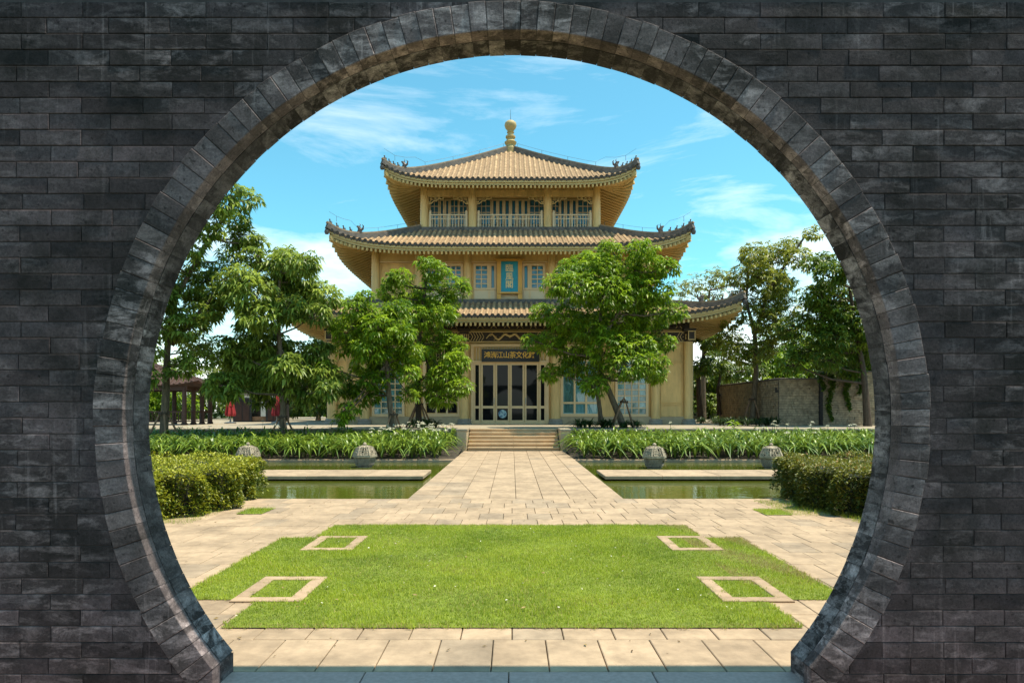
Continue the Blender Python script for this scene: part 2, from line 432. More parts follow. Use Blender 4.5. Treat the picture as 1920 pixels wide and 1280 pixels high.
M['lily'] = leafmat('lily_leaf', (0.026, 0.085, 0.009), (0.30, 0.39, 0.045), 0.25, 0.36)
M['lilyd'] = leafmat('dark_strap_leaf', (0.010, 0.032, 0.006), (0.05, 0.085, 0.018), 0.25, 0.4)
M['petal'] = leafmat('lily_petal', (0.62, 0.58, 0.42), (0.80, 0.78, 0.66), 0.3, 0.6)
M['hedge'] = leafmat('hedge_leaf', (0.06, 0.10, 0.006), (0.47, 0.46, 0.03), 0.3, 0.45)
M['hedge_r'] = leafmat('hedge_leaf_reddish', (0.035, 0.065, 0.008), (0.25, 0.24, 0.025), 0.3, 0.45, dry=(0.30, 0.13, 0.04))
M['twig'] = mat('hedge_twigs', (0.022, 0.024, 0.010), 0.95, 0.4, 14, 0.8, 30)
M['grass'] = leafmat('lawn_grass', (0.125, 0.21, 0.008), (0.47, 0.54, 0.03), 0.35, 0.5, dry=(0.36, 0.28, 0.10), patch=0.30, pscale=1.0)

def glassmat(name, base, rough=0.03, ripple=0.0):
    m = bpy.data.materials.new(name); m.use_nodes = True
    t = m.node_tree; b = t.nodes['Principled BSDF']
    b.inputs['Base Color'].default_value = (*base, 1); b.inputs['Roughness'].default_value = rough
    b.inputs['IOR'].default_value = 1.5; b.inputs['Specular IOR Level'].default_value = 0.5
    return m
M['glass_dark'] = glassmat('unlit_room_glass', (0.008, 0.009, 0.010))  # opaque pane; the unlit room behind is put into its near-black colour
M['glass_dark'].node_tree.nodes['Principled BSDF'].inputs['Specular IOR Level'].default_value = 0.16
M['glass_sky'] = glassmat('painted_sky_glass', (0.030, 0.13, 0.185), 0.05)  # blue base colour stands for the sky reflected in the upper windows
M['glass_sky'].node_tree.nodes['Principled BSDF'].inputs['Specular IOR Level'].default_value = 0.9
def clearmat():
    m = bpy.data.materials.new('clear_glass'); m.use_nodes = True
    t = m.node_tree; o = t.nodes['Material Output']
    tr = t.nodes.new('ShaderNodeBsdfTransparent'); tr.inputs[0].default_value = (0.86, 0.93, 0.93, 1)
    gl = t.nodes.new('ShaderNodeBsdfGlossy'); gl.inputs['Roughness'].default_value = 0.03
    fr = t.nodes.new('ShaderNodeFresnel'); fr.inputs[0].default_value = 1.55
    mx_ = t.nodes.new('ShaderNodeMixShader')
    t.links.new(fr.outputs[0], mx_.inputs[0]); t.links.new(tr.outputs[0], mx_.inputs[1]); t.links.new(gl.outputs[0], mx_.inputs[2])
    t.links.new(mx_.outputs[0], o.inputs[0])
    return m
M['glass_clear'] = clearmat()
def watermat():
    m = bpy.data.materials.new('pond_water'); m.use_nodes = True
    t = m.node_tree; b = t.nodes['Principled BSDF']
    b.inputs['Base Color'].default_value = (0.075, 0.088, 0.010, 1); b.inputs['Roughness'].default_value = 0.04
    b.inputs['IOR'].default_value = 1.33; b.inputs['Specular IOR Level'].default_value = 0.65
    g = t.nodes.new('ShaderNodeNewGeometry'); mpn = t.nodes.new('ShaderNodeMapping'); mpn.inputs['Scale'].default_value = (1.0, 2.2, 1)
    t.links.new(g.outputs['Position'], mpn.inputs[0])
    n = t.nodes.new('ShaderNodeTexNoise'); n.inputs['Scale'].default_value = 2.6; n.inputs['Detail'].default_value = 3
    t.links.new(mpn.outputs[0], n.inputs[0])
    bp = t.nodes.new('ShaderNodeBump'); bp.inputs['Strength'].default_value = 0.10; bp.inputs['Distance'].default_value = 0.05
    t.links.new(n.outputs[0], bp.inputs['Height']); t.links.new(bp.outputs[0], b.inputs['Normal'])
    return m
M['water'] = watermat()

# ================================================================== SETTING
def sheet(name, x0, x1, y0, y1, z, m):
    b = MB(); b.add([(x0,y0,z),(x1,y0,z),(x1,y1,z),(x0,y1,z)], [(0,1,2,3)])
    return b.build(name, m)
tag(sheet('ground', -600, 600, -300, 1200, -0.36, M['ground']), kind='structure')

WX0, WX1 = -1.88, 2.02                       # walkway edges
PLY0, PLY1 = 4.18, 12.05                     # plaza depth
STEP_Y, TER_Y, TER_Z = 26.6, 28.4, 0.82

# plaza: sand bed, then each slab
plaza = MB().box(-9.5, 9.5, 3.0, PLY1 - 0.004, -0.37, -0.045).build('plaza_paving', M['bed'])
tag(plaza, kind='structure')
tw, td = 0.362, 0.5805
slab_m = [MB().cbox(-tw/2+0.0035, tw/2-0.0035, -td/2+0.0035, td/2-0.0035, -0.045, 0.0, 0.005).mesh('slab', M[k]) for k in ('paving', 'paving_b')]
# lawn plan (metres): rectangles of turf, small paved frames standing in it
HX = 2.13
LAWN = [(-HX, HX, 5.0, 9.44), (-2.45, -HX, 8.60, 9.44), (HX, 2.38, 8.60, 9.44), (-2.86, -HX, 5.74, 8.50), (HX, 2.84, 5.74, 8.50)]
FRAMES = []
for s in (-1, 1):
    FRAMES.append(((s*2.05, 6.08), 0.30, 0.42)); FRAMES.append(((s*2.11, 8.16), 0.30, 0.43))
def in_rects(x, y, rs, pad=0.0): return any(a - pad <= x <= b + pad and c - pad <= y <= d + pad for a, b, c, d in rs)
ix0 = -15
for j in range(14):
    y = PLY0 + td * (j + 0.5)
    if y + td / 2 > PLY1 + 0.3: break
    for i in range(ix0, 16):
        x = (i + (0.5 if j % 2 else 0.14)) * tw
        if abs(x) > 5.45: continue
        # slabs wholly under the lawn are not there
        if all(in_rects(x + a * tw / 2, y + b * td / 2, LAWN, 0.01) for a in (-1, 1) for b in (-1, 1)) : continue
        if y > 9.2 and abs(x) > 5.3: continue
        o = link('slab', slab_m[1 if random.random() < 0.10 else 0], plaza, (x, y, random.uniform(-0.002, 0.002)))
        o.rotation_euler = (random.uniform(-0.003, 0.003), random.uniform(-0.004, 0.004), 0)
# outer plaza beyond what the gate lets one see
for s in (-1, 1):
    b = MB()
    for j in range(9):
        for i in range(10):
            x = s * (5.62 + i * tw); y = PLY0 + td * (j + 0.5)
            b.cbox(x - tw/2 + 0.0035, x + tw/2 - 0.0035, y - td/2 + 0.0035, y + td/2 - 0.0035, -0.045, -0.002, 0.005)
    o = b.build('slab_field', M['paving'], plaza); o['kind'] = 'stuff'
# slab strip along the pond edge
# gate threshold, grey granite
th = MB().box(-3.2, 3.2, 3.2, 4.17, -0.37, -0.05).build('gate_threshold', M['bed']); tag(th, kind='structure')
for i in range(-4, 4):
    x0 = i * 0.875 - 0.02
    MB().cbox(x0 + 0.003, x0 + 0.872, 3.25, PLY0 - 0.012, -0.05, 0.004, 0.006).build('slab', M['thresh'], th)

# frames in the lawn
for (cx, cy), hw, hd in FRAMES:
    t_ = 0.125
    for (x0, x1, y0, y1) in ((cx-hw, cx+hw, cy-hd, cy-hd+t_), (cx-hw, cx+hw, cy+hd-t_, cy+hd), (cx-hw, cx-hw+t_, cy-hd+t_, cy+hd-t_), (cx+hw-t_, cx+hw, cy-hd+t_, cy+hd-t_)):
        g_ = 0.003
        MB().cbox(x0+g_, x1-g_, y0+g_, y1-g_, -0.03, 0.018, 0.005).build('edging_slab', M['edge'], plaza)

# lawn: turf sheet and blades
lawn = MB()
for k, (a, b, c, d) in enumerate(LAWN):
    z = 0.008 + 0.0
    lawn.add([(a, c, z), (b, c, z), (b, d, z), (a, d, z)], [(0, 1, 2, 3)])
SQ = [(-4.22, -3.84, 10.45, 11.02), (3.86, 4.26, 10.35, 10.95)]
for (a, b, c, d) in SQ: lawn.add([(a, c, 0.009), (b, c, 0.009), (b, d, 0.009), (a, d, 0.009)], [(0, 1, 2, 3)])
tag(lawn.build('lawn', M['turf']), kind='structure')

def blades(name, rects, density, hmin, hmax, m, z0=0.005, excl=(), dryf=None, label=None):
    P = []
    for a, b, c, d in rects:
        n = int((b - a) * (d - c) * density)
        p = np.stack([rng.uniform(a - 0.012, b + 0.012, n), rng.uniform(c - 0.015, d + 0.015, n)], 1)
        P.append(p)
    P = np.concatenate(P)
    keep = np.ones(len(P), bool)
    for (cx, cy), hw, hd in excl:
        t_ = 0.105
        ax, ay = np.abs(P[:, 0] - cx), np.abs(P[:, 1] - cy)
        wob = 0.016 * np.sin(P[:, 0] * 41 + P[:, 1] * 17) + 0.012 * np.sin(P[:, 0] * 19 - P[:, 1] * 33)
        ring = (ax < hw - 0.012 + wob) & (ay < hd - 0.012 + wob) & ~((ax < hw - t_ + wob) & (ay < hd - t_ + wob))
        keep &= ~ring
    P = P[keep]; n = len(P)
    P = P + np.stack([0.016 * np.sin(P[:, 1] * 23) + 0.012 * np.sin(P[:, 1] * 61 + 1), 0.016 * np.sin(P[:, 0] * 19) + 0.014 * np.sin(P[:, 0] * 47 + 2)], 1)
    hump = 0.75 + 0.30 * np.sin(P[:, 0] * 3.1 + 1.3 * np.sin(P[:, 1] * 2.7)) * np.sin(P[:, 1] * 3.7 + P[:, 0])
    h = rng.uniform(hmin, hmax, n) * (hump + 0.25); th = rng.uniform(0, 2 * np.pi, n); lean = rng.uniform(0.1, 0.9, n) * h
    w = rng.uniform(0.0014, 0.0028, n)
    dx_, dy_ = np.cos(th), np.sin(th)
    V = np.zeros((n, 3, 3), np.float32)
    V[:, 0] = np.stack([P[:, 0] - dy_ * w, P[:, 1] + dx_ * w, np.full(n, z0)], 1)
    V[:, 1] = np.stack([P[:, 0] + dy_ * w, P[:, 1] - dx_ * w, np.full(n, z0)], 1)
    V[:, 2] = np.stack([P[:, 0] + dx_ * lean, P[:, 1] + dy_ * lean, z0 + h * 0.9], 1)
    tone = np.clip(rng.uniform(0.05, 0.8, n) + 0.25 * (hump - 0.75), 0, 0.85)
    if dryf is not None: tone = np.where(rng.uniform(0, 1, n) < dryf(P), 1.3, tone)
    else: tone = np.where(rng.uniform(0, 1, n) < 0.035, 1.3, tone)
    F = np.arange(n * 3).reshape(n, 3)
    o = link(name, arr_mesh(name, V.reshape(-1, 3), F, m, np.repeat(tone, 3)))
    tag(o, label, 'grass', kind='stuff')
    return o
def dry_right(P):
    x, y = P[:, 0], P[:, 1]
    f = np.full(len(P), 0.03)
    f += np.where((x > 2.1) & (y > 6.2), 0.42 + 0.45 * np.sin(x * 9 + y * 4.0), 0).clip(0, 0.75)
    f += (0.10 * np.sin(x * 1.7 + 2 * np.sin(y * 1.3)) * np.sin(y * 2.3 + 1)).clip(0, 0.1)
    f += np.where(y < 5.06, 0.35, 0) + np.where(y > 9.36, 0.2, 0)
    return f
blades('grass', LAWN, 11000, 0.015, 0.036, M['grass'], 0.006, FRAMES, dry_right, 'short mown green lawn grass inside the paved court')
blades('grass', SQ, 6000, 0.02, 0.05, M['grass'], 0.006, (), None, 'two small grass squares let into the paving near the hedges')

# pond
tag(sheet('pond_water', -17, WX0 + 0.05, PLY1 - 0.05, 22.5, -0.12, M['water']), kind='structure')
tag(sheet('pond_water', WX1 - 0.05, 17, PLY1 - 0.05, 22.5, -0.12, M['water']), kind='structure')

# walkway
walk = MB().box(WX0 + 0.01, WX1 - 0.01, PLY1, STEP_Y + 0.2, -0.37, -0.05).build('walkway', M['bed']); tag(walk, kind='structure')
ww, wd = (WX1 - WX0) / 8, 0.758
wm = [MB().cbox(-ww/2+0.004, ww/2-0.004, -wd/2+0.004, wd/2-0.004, -0.05, 0.0, 0.006).mesh('slab', M[k]) for k in ('paving', 'paving_b')]
for j in range(20):
    y = PLY1 + 0.05 + wd * (j + 0.5)
    if y > STEP_Y + 0.2: break
    for i in range(8):
        dk = (i, j) in ((1, 1), (1, 2), (1, 3), (0, 0), (0, 3)) or random.random() < 0.05
        link('slab', wm[1 if dk else 0], walk, (WX0 + ww * (i + 0.5), y, random.uniform(-0.002, 0.002)))

# stone strips lying over the pond
def strip(x0, x1, label):
    t = thing('stone_bridge', label, 'bridge', ((x0 + x1) / 2, 17.35, -0.12), 'low stone strips over the pond')
    n = int(abs(x1 - x0) / 1.25); step = (x1 - x0) / n
    for i in range(n):
        a = x0 + step * i - (x0 + x1) / 2
        MB().cbox(a + 0.004, a + step - 0.004, -0.85, 0.85, 0.045, 0.125, 0.01).build('slab', M['paving'], t)
    MB().box((x0 - x1) / 2 + 0.15, (x1 - x0) / 2 - 0.15, -0.6, 0.6, -0.2, 0.045).build('support', M['lantern_shade'], t)
strip(-12.0, -2.15, 'flat stone strip across the pond west of the walkway, beside the bright hedge'.replace(' west of', ' left of'))
strip(2.25, 12.0, 'flat stone strip across the pond right of the walkway, beside the dark hedge')

# kerbs and planting beds
for s, x0, x1 in ((-1, -16.5, WX0), (1, WX1, 16.5)):
    k = MB().box(x0, x1, 22.42, 28.3, -0.37, -0.05).build('planting_bed', M['soil']); tag(k, kind='structure')
    b = MB(); b.add([(x0, 22.6, -0.045), (x1, 22.6, -0.045), (x1, 28.3, 0.30), (x0, 28.3, 0.30)], [(0, 1, 2, 3)])
    b.build('soil', M['soil'], k)
    n = 12; st = (x1 - x0) / n
    for i in range(n):
        MB().cbox(x0 + st*i + 0.005, x0 + st*(i+1) - 0.005, 22.36, 22.60, -0.30, -0.03, 0.012).build('kerb_stone', M['edge'], k)

# terrace
ter = MB().box(-26, 26, TER_Y + 0.05, 75, -0.37, TER_Z - 0.07).build('terrace', M['terr']); tag(ter, kind='structure')
MB().box(-26, 26, TER_Y + 0.75, 74.5, TER_Z - 0.07, TER_Z - 0.004).build('paving_surface', M['terr'], ter)
n = 44; st = 52 / n
for i in range(n):
    MB().cbox(-26 + st*i + 0.004, -26 + st*(i+1) - 0.004, TER_Y - 0.05, TER_Y + 0.748, TER_Z - 0.07, TER_Z + random.uniform(-0.002, 0.002), 0.012).build('coping_stone', M['terr'], ter)

# steps
stp = thing('stone_steps', 'six sandstone steps leading up from the walkway to the pavilion doors', 'steps', (0.06, STEP_Y, 0))
rz = TER_Z / 6; trd = 0.30
for k in range(6):
    for q in range(4):
        x0 = -1.80 + q * 0.9
        MB().cbox(x0 + 0.002, x0 + 0.898, k * trd, k * trd + 0.42, rz * (k + 1) - 0.055, rz * (k + 1), 0.01).build('tread', M['step'], stp)
    MB().box(-1.79, 1.79, k * trd + 0.035, k * trd + 0.5, rz * k - (0.06 if k else 0.0), rz * (k + 1) - 0.056).build('riser', M['step'], stp)
for s, nm in ((-1, 'left'), (1, 'right')):
    cx = 0.06 + s * 2.02
    t = thing('cheek_wall', 'pale stone side wall closing the %s side of the steps' % nm, 'wall', (cx, STEP_Y - 0.1, 0), 'low side walls of the steps')
    MB().box(-0.19, 0.19, 0, 1.9, -0.05, 0.78).build('body', M['plinth'], t)
    for q in range(3): MB().cbox(-0.215, 0.215, -0.03 + q*0.65, 0.615 + q*0.65, 0.78, 0.86, 0.012).build('cap_stone', M['terr'], t)
    if s == 1:
        MB().tube([(0.27, -0.02, 0.12), (0.27, -0.02, 0.52), (0.45, 0.02, 0.68), (0.8, 0.1, 0.72)], 0.035, 8).build('drain_pipe', M['ridge'], t, True)

# ================================================================== MOON GATE
YF, YB = 3.90, 4.18
ZC, RI, RO = 1.545, 2.221, 2.388
PHI = R(50.2)                                 # where the round stops, measured from straight down
gate = thing('moon_gate_wall', 'tall dark grey brick wall with a great round moon gate framing the garden', 'wall', (0, YF, 0))
def G(b, name, m, smooth=False):
    o = b.build(name, m, gate, smooth); o.location = (0, -YF, 0); return o
WXE, WZT = 7.0, 4.02
# core with the round hole
b = MB(); N = 96
ring = []
for i in range(N + 1):
    a = PHI + (2 * math.pi - 2 * PHI) * i / N
    ring.append((-math.sin(a) * (RI + 0.005), ZC - math.cos(a) * (RI + 0.005)))
ring = [(-1.711, -0.3)] + ring + [(1.711, -0.3)]
out = []
for (x, z) in ring:
    # matching point on the outer rectangle
    dx_, dz_ = x, z - 1.6
    sc = 1e9
    if abs(dx_) > 1e-6: sc = min(sc, WXE / abs(dx_))
    if dz_ > 1e-6: sc = min(sc, (WZT - 1.6) / dz_)
    if dz_ < -1e-6: sc = min(sc, (1.6 + 0.3) / -dz_)
    out.append((dx_ * sc, 1.6 + dz_ * sc))
yf, yb = YF + 0.0075, YB - 0.012
for i in range(len(ring) - 1):
    (a, c), (d, e) = ring[i], ring[i + 1]
    (p, q), (r_, s_) = out[i], out[i + 1]
    b.add([(a, yf, c), (d, yf, e), (r_, yf, s_), (p, yf, q)], [(0, 1, 2, 3)])
    b.add([(a, yb, c), (d, yb, e), (r_, yb, s_), (p, yb, q)], [(3, 2, 1, 0)])
    b.add([(a, yf, c), (d, yf, e), (d, yb, e), (a, yb, c)], [(3, 2, 1, 0)])
    if abs(p - r_) > 1e-6 and abs(q - s_) > 1e-6:
        cxn, czn = math.copysign(WXE, p), WZT if q > 1.6 else -0.3
        b.add([(p, yf, q), (r_, yf, s_), (cxn, yf, czn)], [(0, 1, 2)])
        b.add([(p, yb, q), (r_, yb, s_), (cxn, yb, czn)], [(2, 1, 0)])
b.box(-WXE, WXE, yf, yb, WZT, WZT + 0.004); b.box(-WXE - 0.01, -WXE, yf, yb, -0.3, WZT); b.box(WXE, WXE + 0.01, yf, yb, -0.3, WZT)
G(b, 'mortar_core', M['mortar'])
# brick courses; bricks run in under the ring of voussoirs
RH, BW, JT = 0.0914, 0.352, 0.004
def lim(z, Rm):
    if z <= 0.17: return 1.775
    d = Rm * Rm - (z - ZC) ** 2
    return math.sqrt(d) if d > 0 else 0.0
whole = [MB().prism([(-BW/2 + JT/2, -RH/2 + JT/2), (BW/2 - JT/2, -RH/2 + JT/2), (BW/2 - JT/2, RH/2 - JT/2), (-BW/2 + JT/2, RH/2 - JT/2)], 0.0, 0.05, 0.003).mesh('brick', M['brick'])]
rest = MB()
rows = int(WZT / RH)
Rm = RI + 0.09
for r_ in range(rows):
    z0 = r_ * RH; zc_ = z0 + RH / 2
    off = (0.5 if r_ % 2 else 0.0) * BW + random.uniform(-0.02, 0.02)
    for i in range(-21, 22):
        x0 = i * BW + off; x1 = x0 + BW
        if x0 < -WXE or x1 > WXE: continue
        full = all(abs(x) > lim(z, Rm) + 0.001 or z > ZC + Rm for x in (x0, x1) for z in (z0, zc_, z0 + RH)) and not (x0 < 0 < x1 and z0 < ZC + Rm)
        vis = abs(x0 + BW / 2) < 3.12 and zc_ < 4.0
        yy = YF + random.uniform(-0.0015, 0.0015)
        if full:
            if z0 < ZC + Rm and lim(z0 + RH/2, Rm) > 0 and abs((x0 + x1) / 2) < lim(zc_, Rm): continue
            if vis:
                o = link('brick', whole[0], gate, (x0 + BW / 2, yy - YF, zc_))
                o.scale = (1, 1, 1); o.rotation_euler = (random.uniform(-0.012, 0.012), random.uniform(-0.004, 0.004), random.uniform(-0.004, 0.004))
            else:
                rest.prism([(x0 + JT/2, z0 + JT/2), (x1 - JT/2, z0 + JT/2), (x1 - JT/2, z0 + RH - JT/2), (x0 + JT/2, z0 + RH - JT/2)], yy, yy + 0.05, 0.0045)
        else:
            # cut to the round
            for side in (-1, 1):
                a0, a1 = (x0, x1) if side > 0 else (-x1, -x0)
                zs = [z0 + JT/2 + (RH - JT) * q / 6 for q in range(7)]
                L = [max(a0 + JT/2, lim(z, Rm)) for z in zs]
                if a0 < 0 and a1 > 0: L = [max(0.0, lim(z, Rm)) for z in zs]
                pts_in = [(l, z) for l, z in zip(L, zs) if l < a1 - JT/2 - 0.004]
                if len(pts_in) < 2 or max(a1 - JT/2 - p[0] for p in pts_in) < 0.02: continue
                if a1 <= 0: continue
                poly = pts_in[::-1] + [(a1 - JT/2, pts_in[0][1]), (a1 - JT/2, pts_in[-1][1])]
                cxp = sum(p[0] for p in poly) / len(poly)
                poly = [(side * p[0], p[1]) for p in poly]
                mb = MB().prism(poly, yy, yy + 0.05, 0.0)
                if vis: G(mb, 'brick', M['brick'])
                else: rest.add(mb.v, mb.f)
o = G(rest, 'brickwork', M['brick']); o['kind'] = 'stuff'
# back face bricks are never seen from the court; a plain course of coping on top
for i in range(16):
    x0 = -7 + i * 0.875
    MB().cbox(x0 + 0.003, x0 + 0.872, -0.004, YB - YF + 0.004, WZT + 0.004, WZT + 0.09, 0.015).build('coping_stone', M['brick'], gate)
# ring of voussoirs and the lining behind them
NV = 107
da = (2 * math.pi - 2 * PHI) / NV
def arcpiece(r0, r1, hang, y0, y1, c, n=2):
    pts = []
    for k in range(n + 1): 
        a = -hang + 2 * hang * k / n; pts.append((r0 * math.sin(a), -r0 * math.cos(a)))
    for k in range(n + 1):
        a = hang - 2 * hang * k / n; pts.append((r1 * math.sin(a), -r1 * math.cos(a)))
    return MB().prism(pts, y0, y1, c)
vm = [arcpiece(RI, RO + d, da / 2 - 0.0006, 0.0, 0.105, 0.0035).mesh('voussoir', M['vous']) for d in (0, 0.004, -0.004)]
sm = [arcpiece(RI + d, RI + 0.09, da / 2 - 0.0004, 0.108, YB - YF, 0.0).mesh('lining_stone', M['soffit']) for d in (0.0012, 0.0024, 0.0)]
for i in range(NV):
    a = PHI + da * (i + 0.5)
    link('voussoir', random.choice(vm), gate, (0, -0.006 + random.uniform(-0.003, 0.002), ZC), (random.uniform(-0.0012, 0.0012), a, 0))
    link('lining_stone', random.choice(sm), gate, (0, random.uniform(-0.002, 0.002), ZC), (0, a + 0.002, 0))
for s in (-1, 1):
    xa, za = RI * math.sin(PHI), ZC - RI * math.cos(PHI)
    xb, zb = RO * math.sin(PHI), ZC - RO * math.cos(PHI)
    poly = [(s*xa, za - 0.003), (s*xb, zb - 0.003), (s*(xb + 0.02), -0.1), (s*xa, -0.1)]
    G(MB().prism(poly, YF - 0.006, YF + 0.09, 0.004), 'foot_block', M['vous'])
    G(MB().prism(poly, YF + 0.094, YB, 0.0), 'foot_block', M['soffit'])

# ================================================================== THE PAVILION
XC, YC = -0.10, 46.9
W1, W2, W3 = 9.71, 7.73, 5.256               # half widths of the storeys
Y1, Y2, Y3 = YC - W1, YC - W2, YC - W3
pav = thing('tea_pavilion', 'three-storey ochre Chinese pavilion with upturned tiled roofs and a gold finial', 'building', (XC, YC, TER_Z))
def P(b, name, m, smooth=False, parent=None):
    """mesh given in coordinates about the pavilion's axis (x right, y back, z from ground)"""
    b.v = [(v[0], v[1], v[2] - TER_Z) for v in b.v]
    return b.build(name, m, parent or pav, smooth)
def px1(p): return (p - 960) * Y1 / FPX - XC
def px2(p): return (p - 960) * Y2 / FPX - XC
def px3(p): return (p - 960) * Y3 / FPX - XC
def z1(p): return PZ(p, Y1)
def z2(p): return PZ(p, Y2)
def z3(p): return PZ(p, Y3)
# storey bodies
P(MB().box(-W1 + 0.1, W1 - 0.1, -W1 + 0.12, W1 - 0.1, TER_Z - 0.02, 6.5), 'wall', M['wall'])
P(MB().box(-W2 + 0.1, W2 - 0.1, -W2 + 0.12, W2 - 0.1, 7.0, 11.0), 'wall', M['wall'])
P(MB().box(-W3 + 1.0, W3 - 1.0, -W3 + 1.15, W3 - 1.0, 11.6, 15.3), 'wall', M['wall'])
P(MB().box(-W3 - 0.25, W3 + 0.25, -W3 - 0.25, W3 + 0.25, 11.9, 12.30), 'gallery_floor', M['ridge'])
P(MB().box(-W2 - 0.12, W2 + 0.12, -W2 - 0.10, W2 + 0.1, 7.2, z2(562)), 'wall_base', M['ridge'])
def column(x, y, z0, z1_, r, base=True):
    n = 20
    o = P(MB().lathe([(r * 1.0, z0), (r * 1.0, z0 + (z1_ - z0) * 0.4), (r * 0.95, z1_)], (x, y, 0), n), 'column', M['column'], True)
    if base:
        b = MB().lathe([(r*1.55, z0), (r*1.55, z0+0.07), (r*1.5, z0+0.10), (r*1.38, z0+0.13), (r*1.46, z0+0.19), (r*1.36, z0+0.26), (r*1.12, z0+0.29)], (x, y, 0), n)
        P(b, 'column_base', M['colbase'], True, None)
    return o
C1 = [-9.71, -7.92, -2.50, 2.48, 7.92, 9.71]
C2 = [-7.73, -5.27, -2.45, 2.38, 5.27, 7.73]
C3 = [-5.256, -2.31, 2.27, 5.256]
for x in C1: column(x, -W1, TER_Z, 5.84, 0.26)
for x in C2: column(x, -W2, z2(568), 10.95, 0.235, False)
for x in C3: column(x, -W3, 12.28, 15.14, 0.245, False)
for s in (-1, 1):
    for y in (-4.8, 0, 4.8, 9.71): column(s * W1, y, TER_Z, 5.84, 0.26)
    for y in (-2.4, 2.4, W2): column(s * W2, y, 7.2, 10.95, 0.235, False)
    for y in (-1.9, 1.9, W3): column(s * W3, y, 12.28, 15.14, 0.245, False)

# --- openings -------------------------------------------------------
def lattice(cx0, cx1, za, zb, y, cols, rows_, pane_m, name='window', fr=0.09, mu=0.035, curtain=False, trimm='trim', midrail=None, slats=0.0):
    """window: frame and muntins proud of the pane; every pane is a piece of its own"""
    yb_ = y
    b = MB()
    b.box(cx0, cx0 + fr, yb_ - 0.10, yb_, za, zb); b.box(cx1 - fr, cx1, yb_ - 0.10, yb_, za, zb)
    b.box(cx0 + fr, cx1 - fr, yb_ - 0.098, yb_, zb - fr, zb); b.box(cx0 + fr, cx1 - fr, yb_ - 0.098, yb_, za, za + fr)
    w = P(b, name, M[trimm])
    ix0_, ix1_, iz0, iz1 = cx0 + fr, cx1 - fr, za + fr, zb - fr
    if slats > 0:
        sb = MB().box(ix0_, ix1_, yb_ - 0.094, yb_ - 0.01, iz1 - slats - 0.06, iz1 - slats)
        k = int((ix1_ - ix0_) / 0.14)
        for q in range(1, k): sb.box(ix0_ + (ix1_ - ix0_) * q / k - 0.02, ix0_ + (ix1_ - ix0_) * q / k + 0.02, yb_ - 0.07, yb_ - 0.03, iz1 - slats, iz1)
        P(sb, 'slats', M[trimm], False, w)
        P(MB().box(ix0_, ix1_, yb_ - 0.025, yb_ - 0.006, iz1 - slats, iz1), 'pane', M['glass_dark'], False, w)
        iz1 = iz1 - slats - 0.06
    cw, ch = (ix1_ - ix0_) / cols, (iz1 - iz0) / rows_
    g = MB()
    for q in range(1, cols): g.box(ix0_ + cw*q - mu/2, ix0_ + cw*q + mu/2, yb_ - 0.085, yb_ - 0.012, iz0, iz1)
    zs = [iz0 + ch * q for q in range(rows_ + 1)]
    if midrail is not None: zs = [iz0, midrail, iz1]
    for zq in zs[1:-1]: g.box(ix0_, ix1_, yb_ - 0.082, yb_ - 0.014, zq - mu/2, zq + mu/2)
    if g.v: P(g, 'muntin', M[trimm], False, w)
    for q in range(cols):
        for e in range(len(zs) - 1):
            x0, x1 = ix0_ + cw*q + mu/2, ix0_ + cw*(q+1) - mu/2
            za_, zb_ = zs[e] + mu/2, zs[e+1] - mu/2
            tl = random.uniform(-0.006, 0.006)
            pb = MB(); pb.add([(x0, yb_ - 0.04 + tl, za_), (x1, yb_ - 0.04 - tl, za_), (x1, yb_ - 0.04 - tl*0.5, zb_), (x0, yb_ - 0.04 + tl*0.5, zb_)], [(0, 1, 2, 3)])
            pb.add([(x0, yb_ - 0.035 + tl, za_), (x1, yb_ - 0.035 - tl, za_), (x1, yb_ - 0.035 - tl*0.5, zb_), (x0, yb_ - 0.035 + tl*0.5, zb_)], [(3, 2, 1, 0)])
            P(pb, 'pane', M[pane_m], False, w)
    if curtain:
        cb = MB(); n_ = int((ix1_ - ix0_) / 0.045)
        top = [(ix0_ + (ix1_ - ix0_) * q / n_, yb_ - 0.016 + 0.012 * math.sin(q * 1.3 + 0.8 * math.sin(q * 0.37))) for q in range(n_ + 1)]
        vs = [(x, yy, iz0) for x, yy in top] + [(x, yy, iz1) for x, yy in top]
        cb.add(vs, [(q, q + 1, n_ + 2 + q, n_ + 1 + q) for q in range(n_)])
        P(cb, 'curtain', M['curtain'], True, w)
    return w
yw1 = -W1 + 0.118
# ground floor: plinth, panels
def wallpanel(x0, x1, za, zb, y, m='trim', t=0.055):
    b = MB(); 
    b.box(x0, x1, y - 0.05, y, zb - t, zb); b.box(x0, x1, y - 0.05, y, za, za + t)
    b.box(x0, x0 + t, y - 0.05, y, za + t, zb - t); b.box(x1 - t, x1, y - 0.05, y, za + t, zb - t)
    return P(b, 'panel_moulding', M[m])
zs1 = z1(781)
for a, b_ in ((0, 1), (1, 2), (3, 4), (4, 5)):
    P(MB().box(C1[a] + 0.25, C1[b_] - 0.25, -W1 - 0.06, yw1 + 0.05, TER_Z - 0.01, zs1), 'plinth', M['plinth'])
for s, (a, b_) in ((-1, (0, 1)), (1, (4, 5))):
    x0, x1 = C1[a] + 0.3, C1[b_] - 0.3
    wallpanel(x0, x1, zs1 + 0.02, z1(757), yw1, 'wall'); wallpanel(x0, x1, z1(755), z1(679), yw1, 'wall'); wallpanel(x0, x1, z1(677), z1(646), yw1, 'wall')
ztop = z1(646)
lattice(px1(793), px1(863), zs1 + 0.02, ztop, yw1 - 0.004, 3, 2, 'glass_dark', fr=0.15, mu=0.10, midrail=z1(754), slats=0.68)
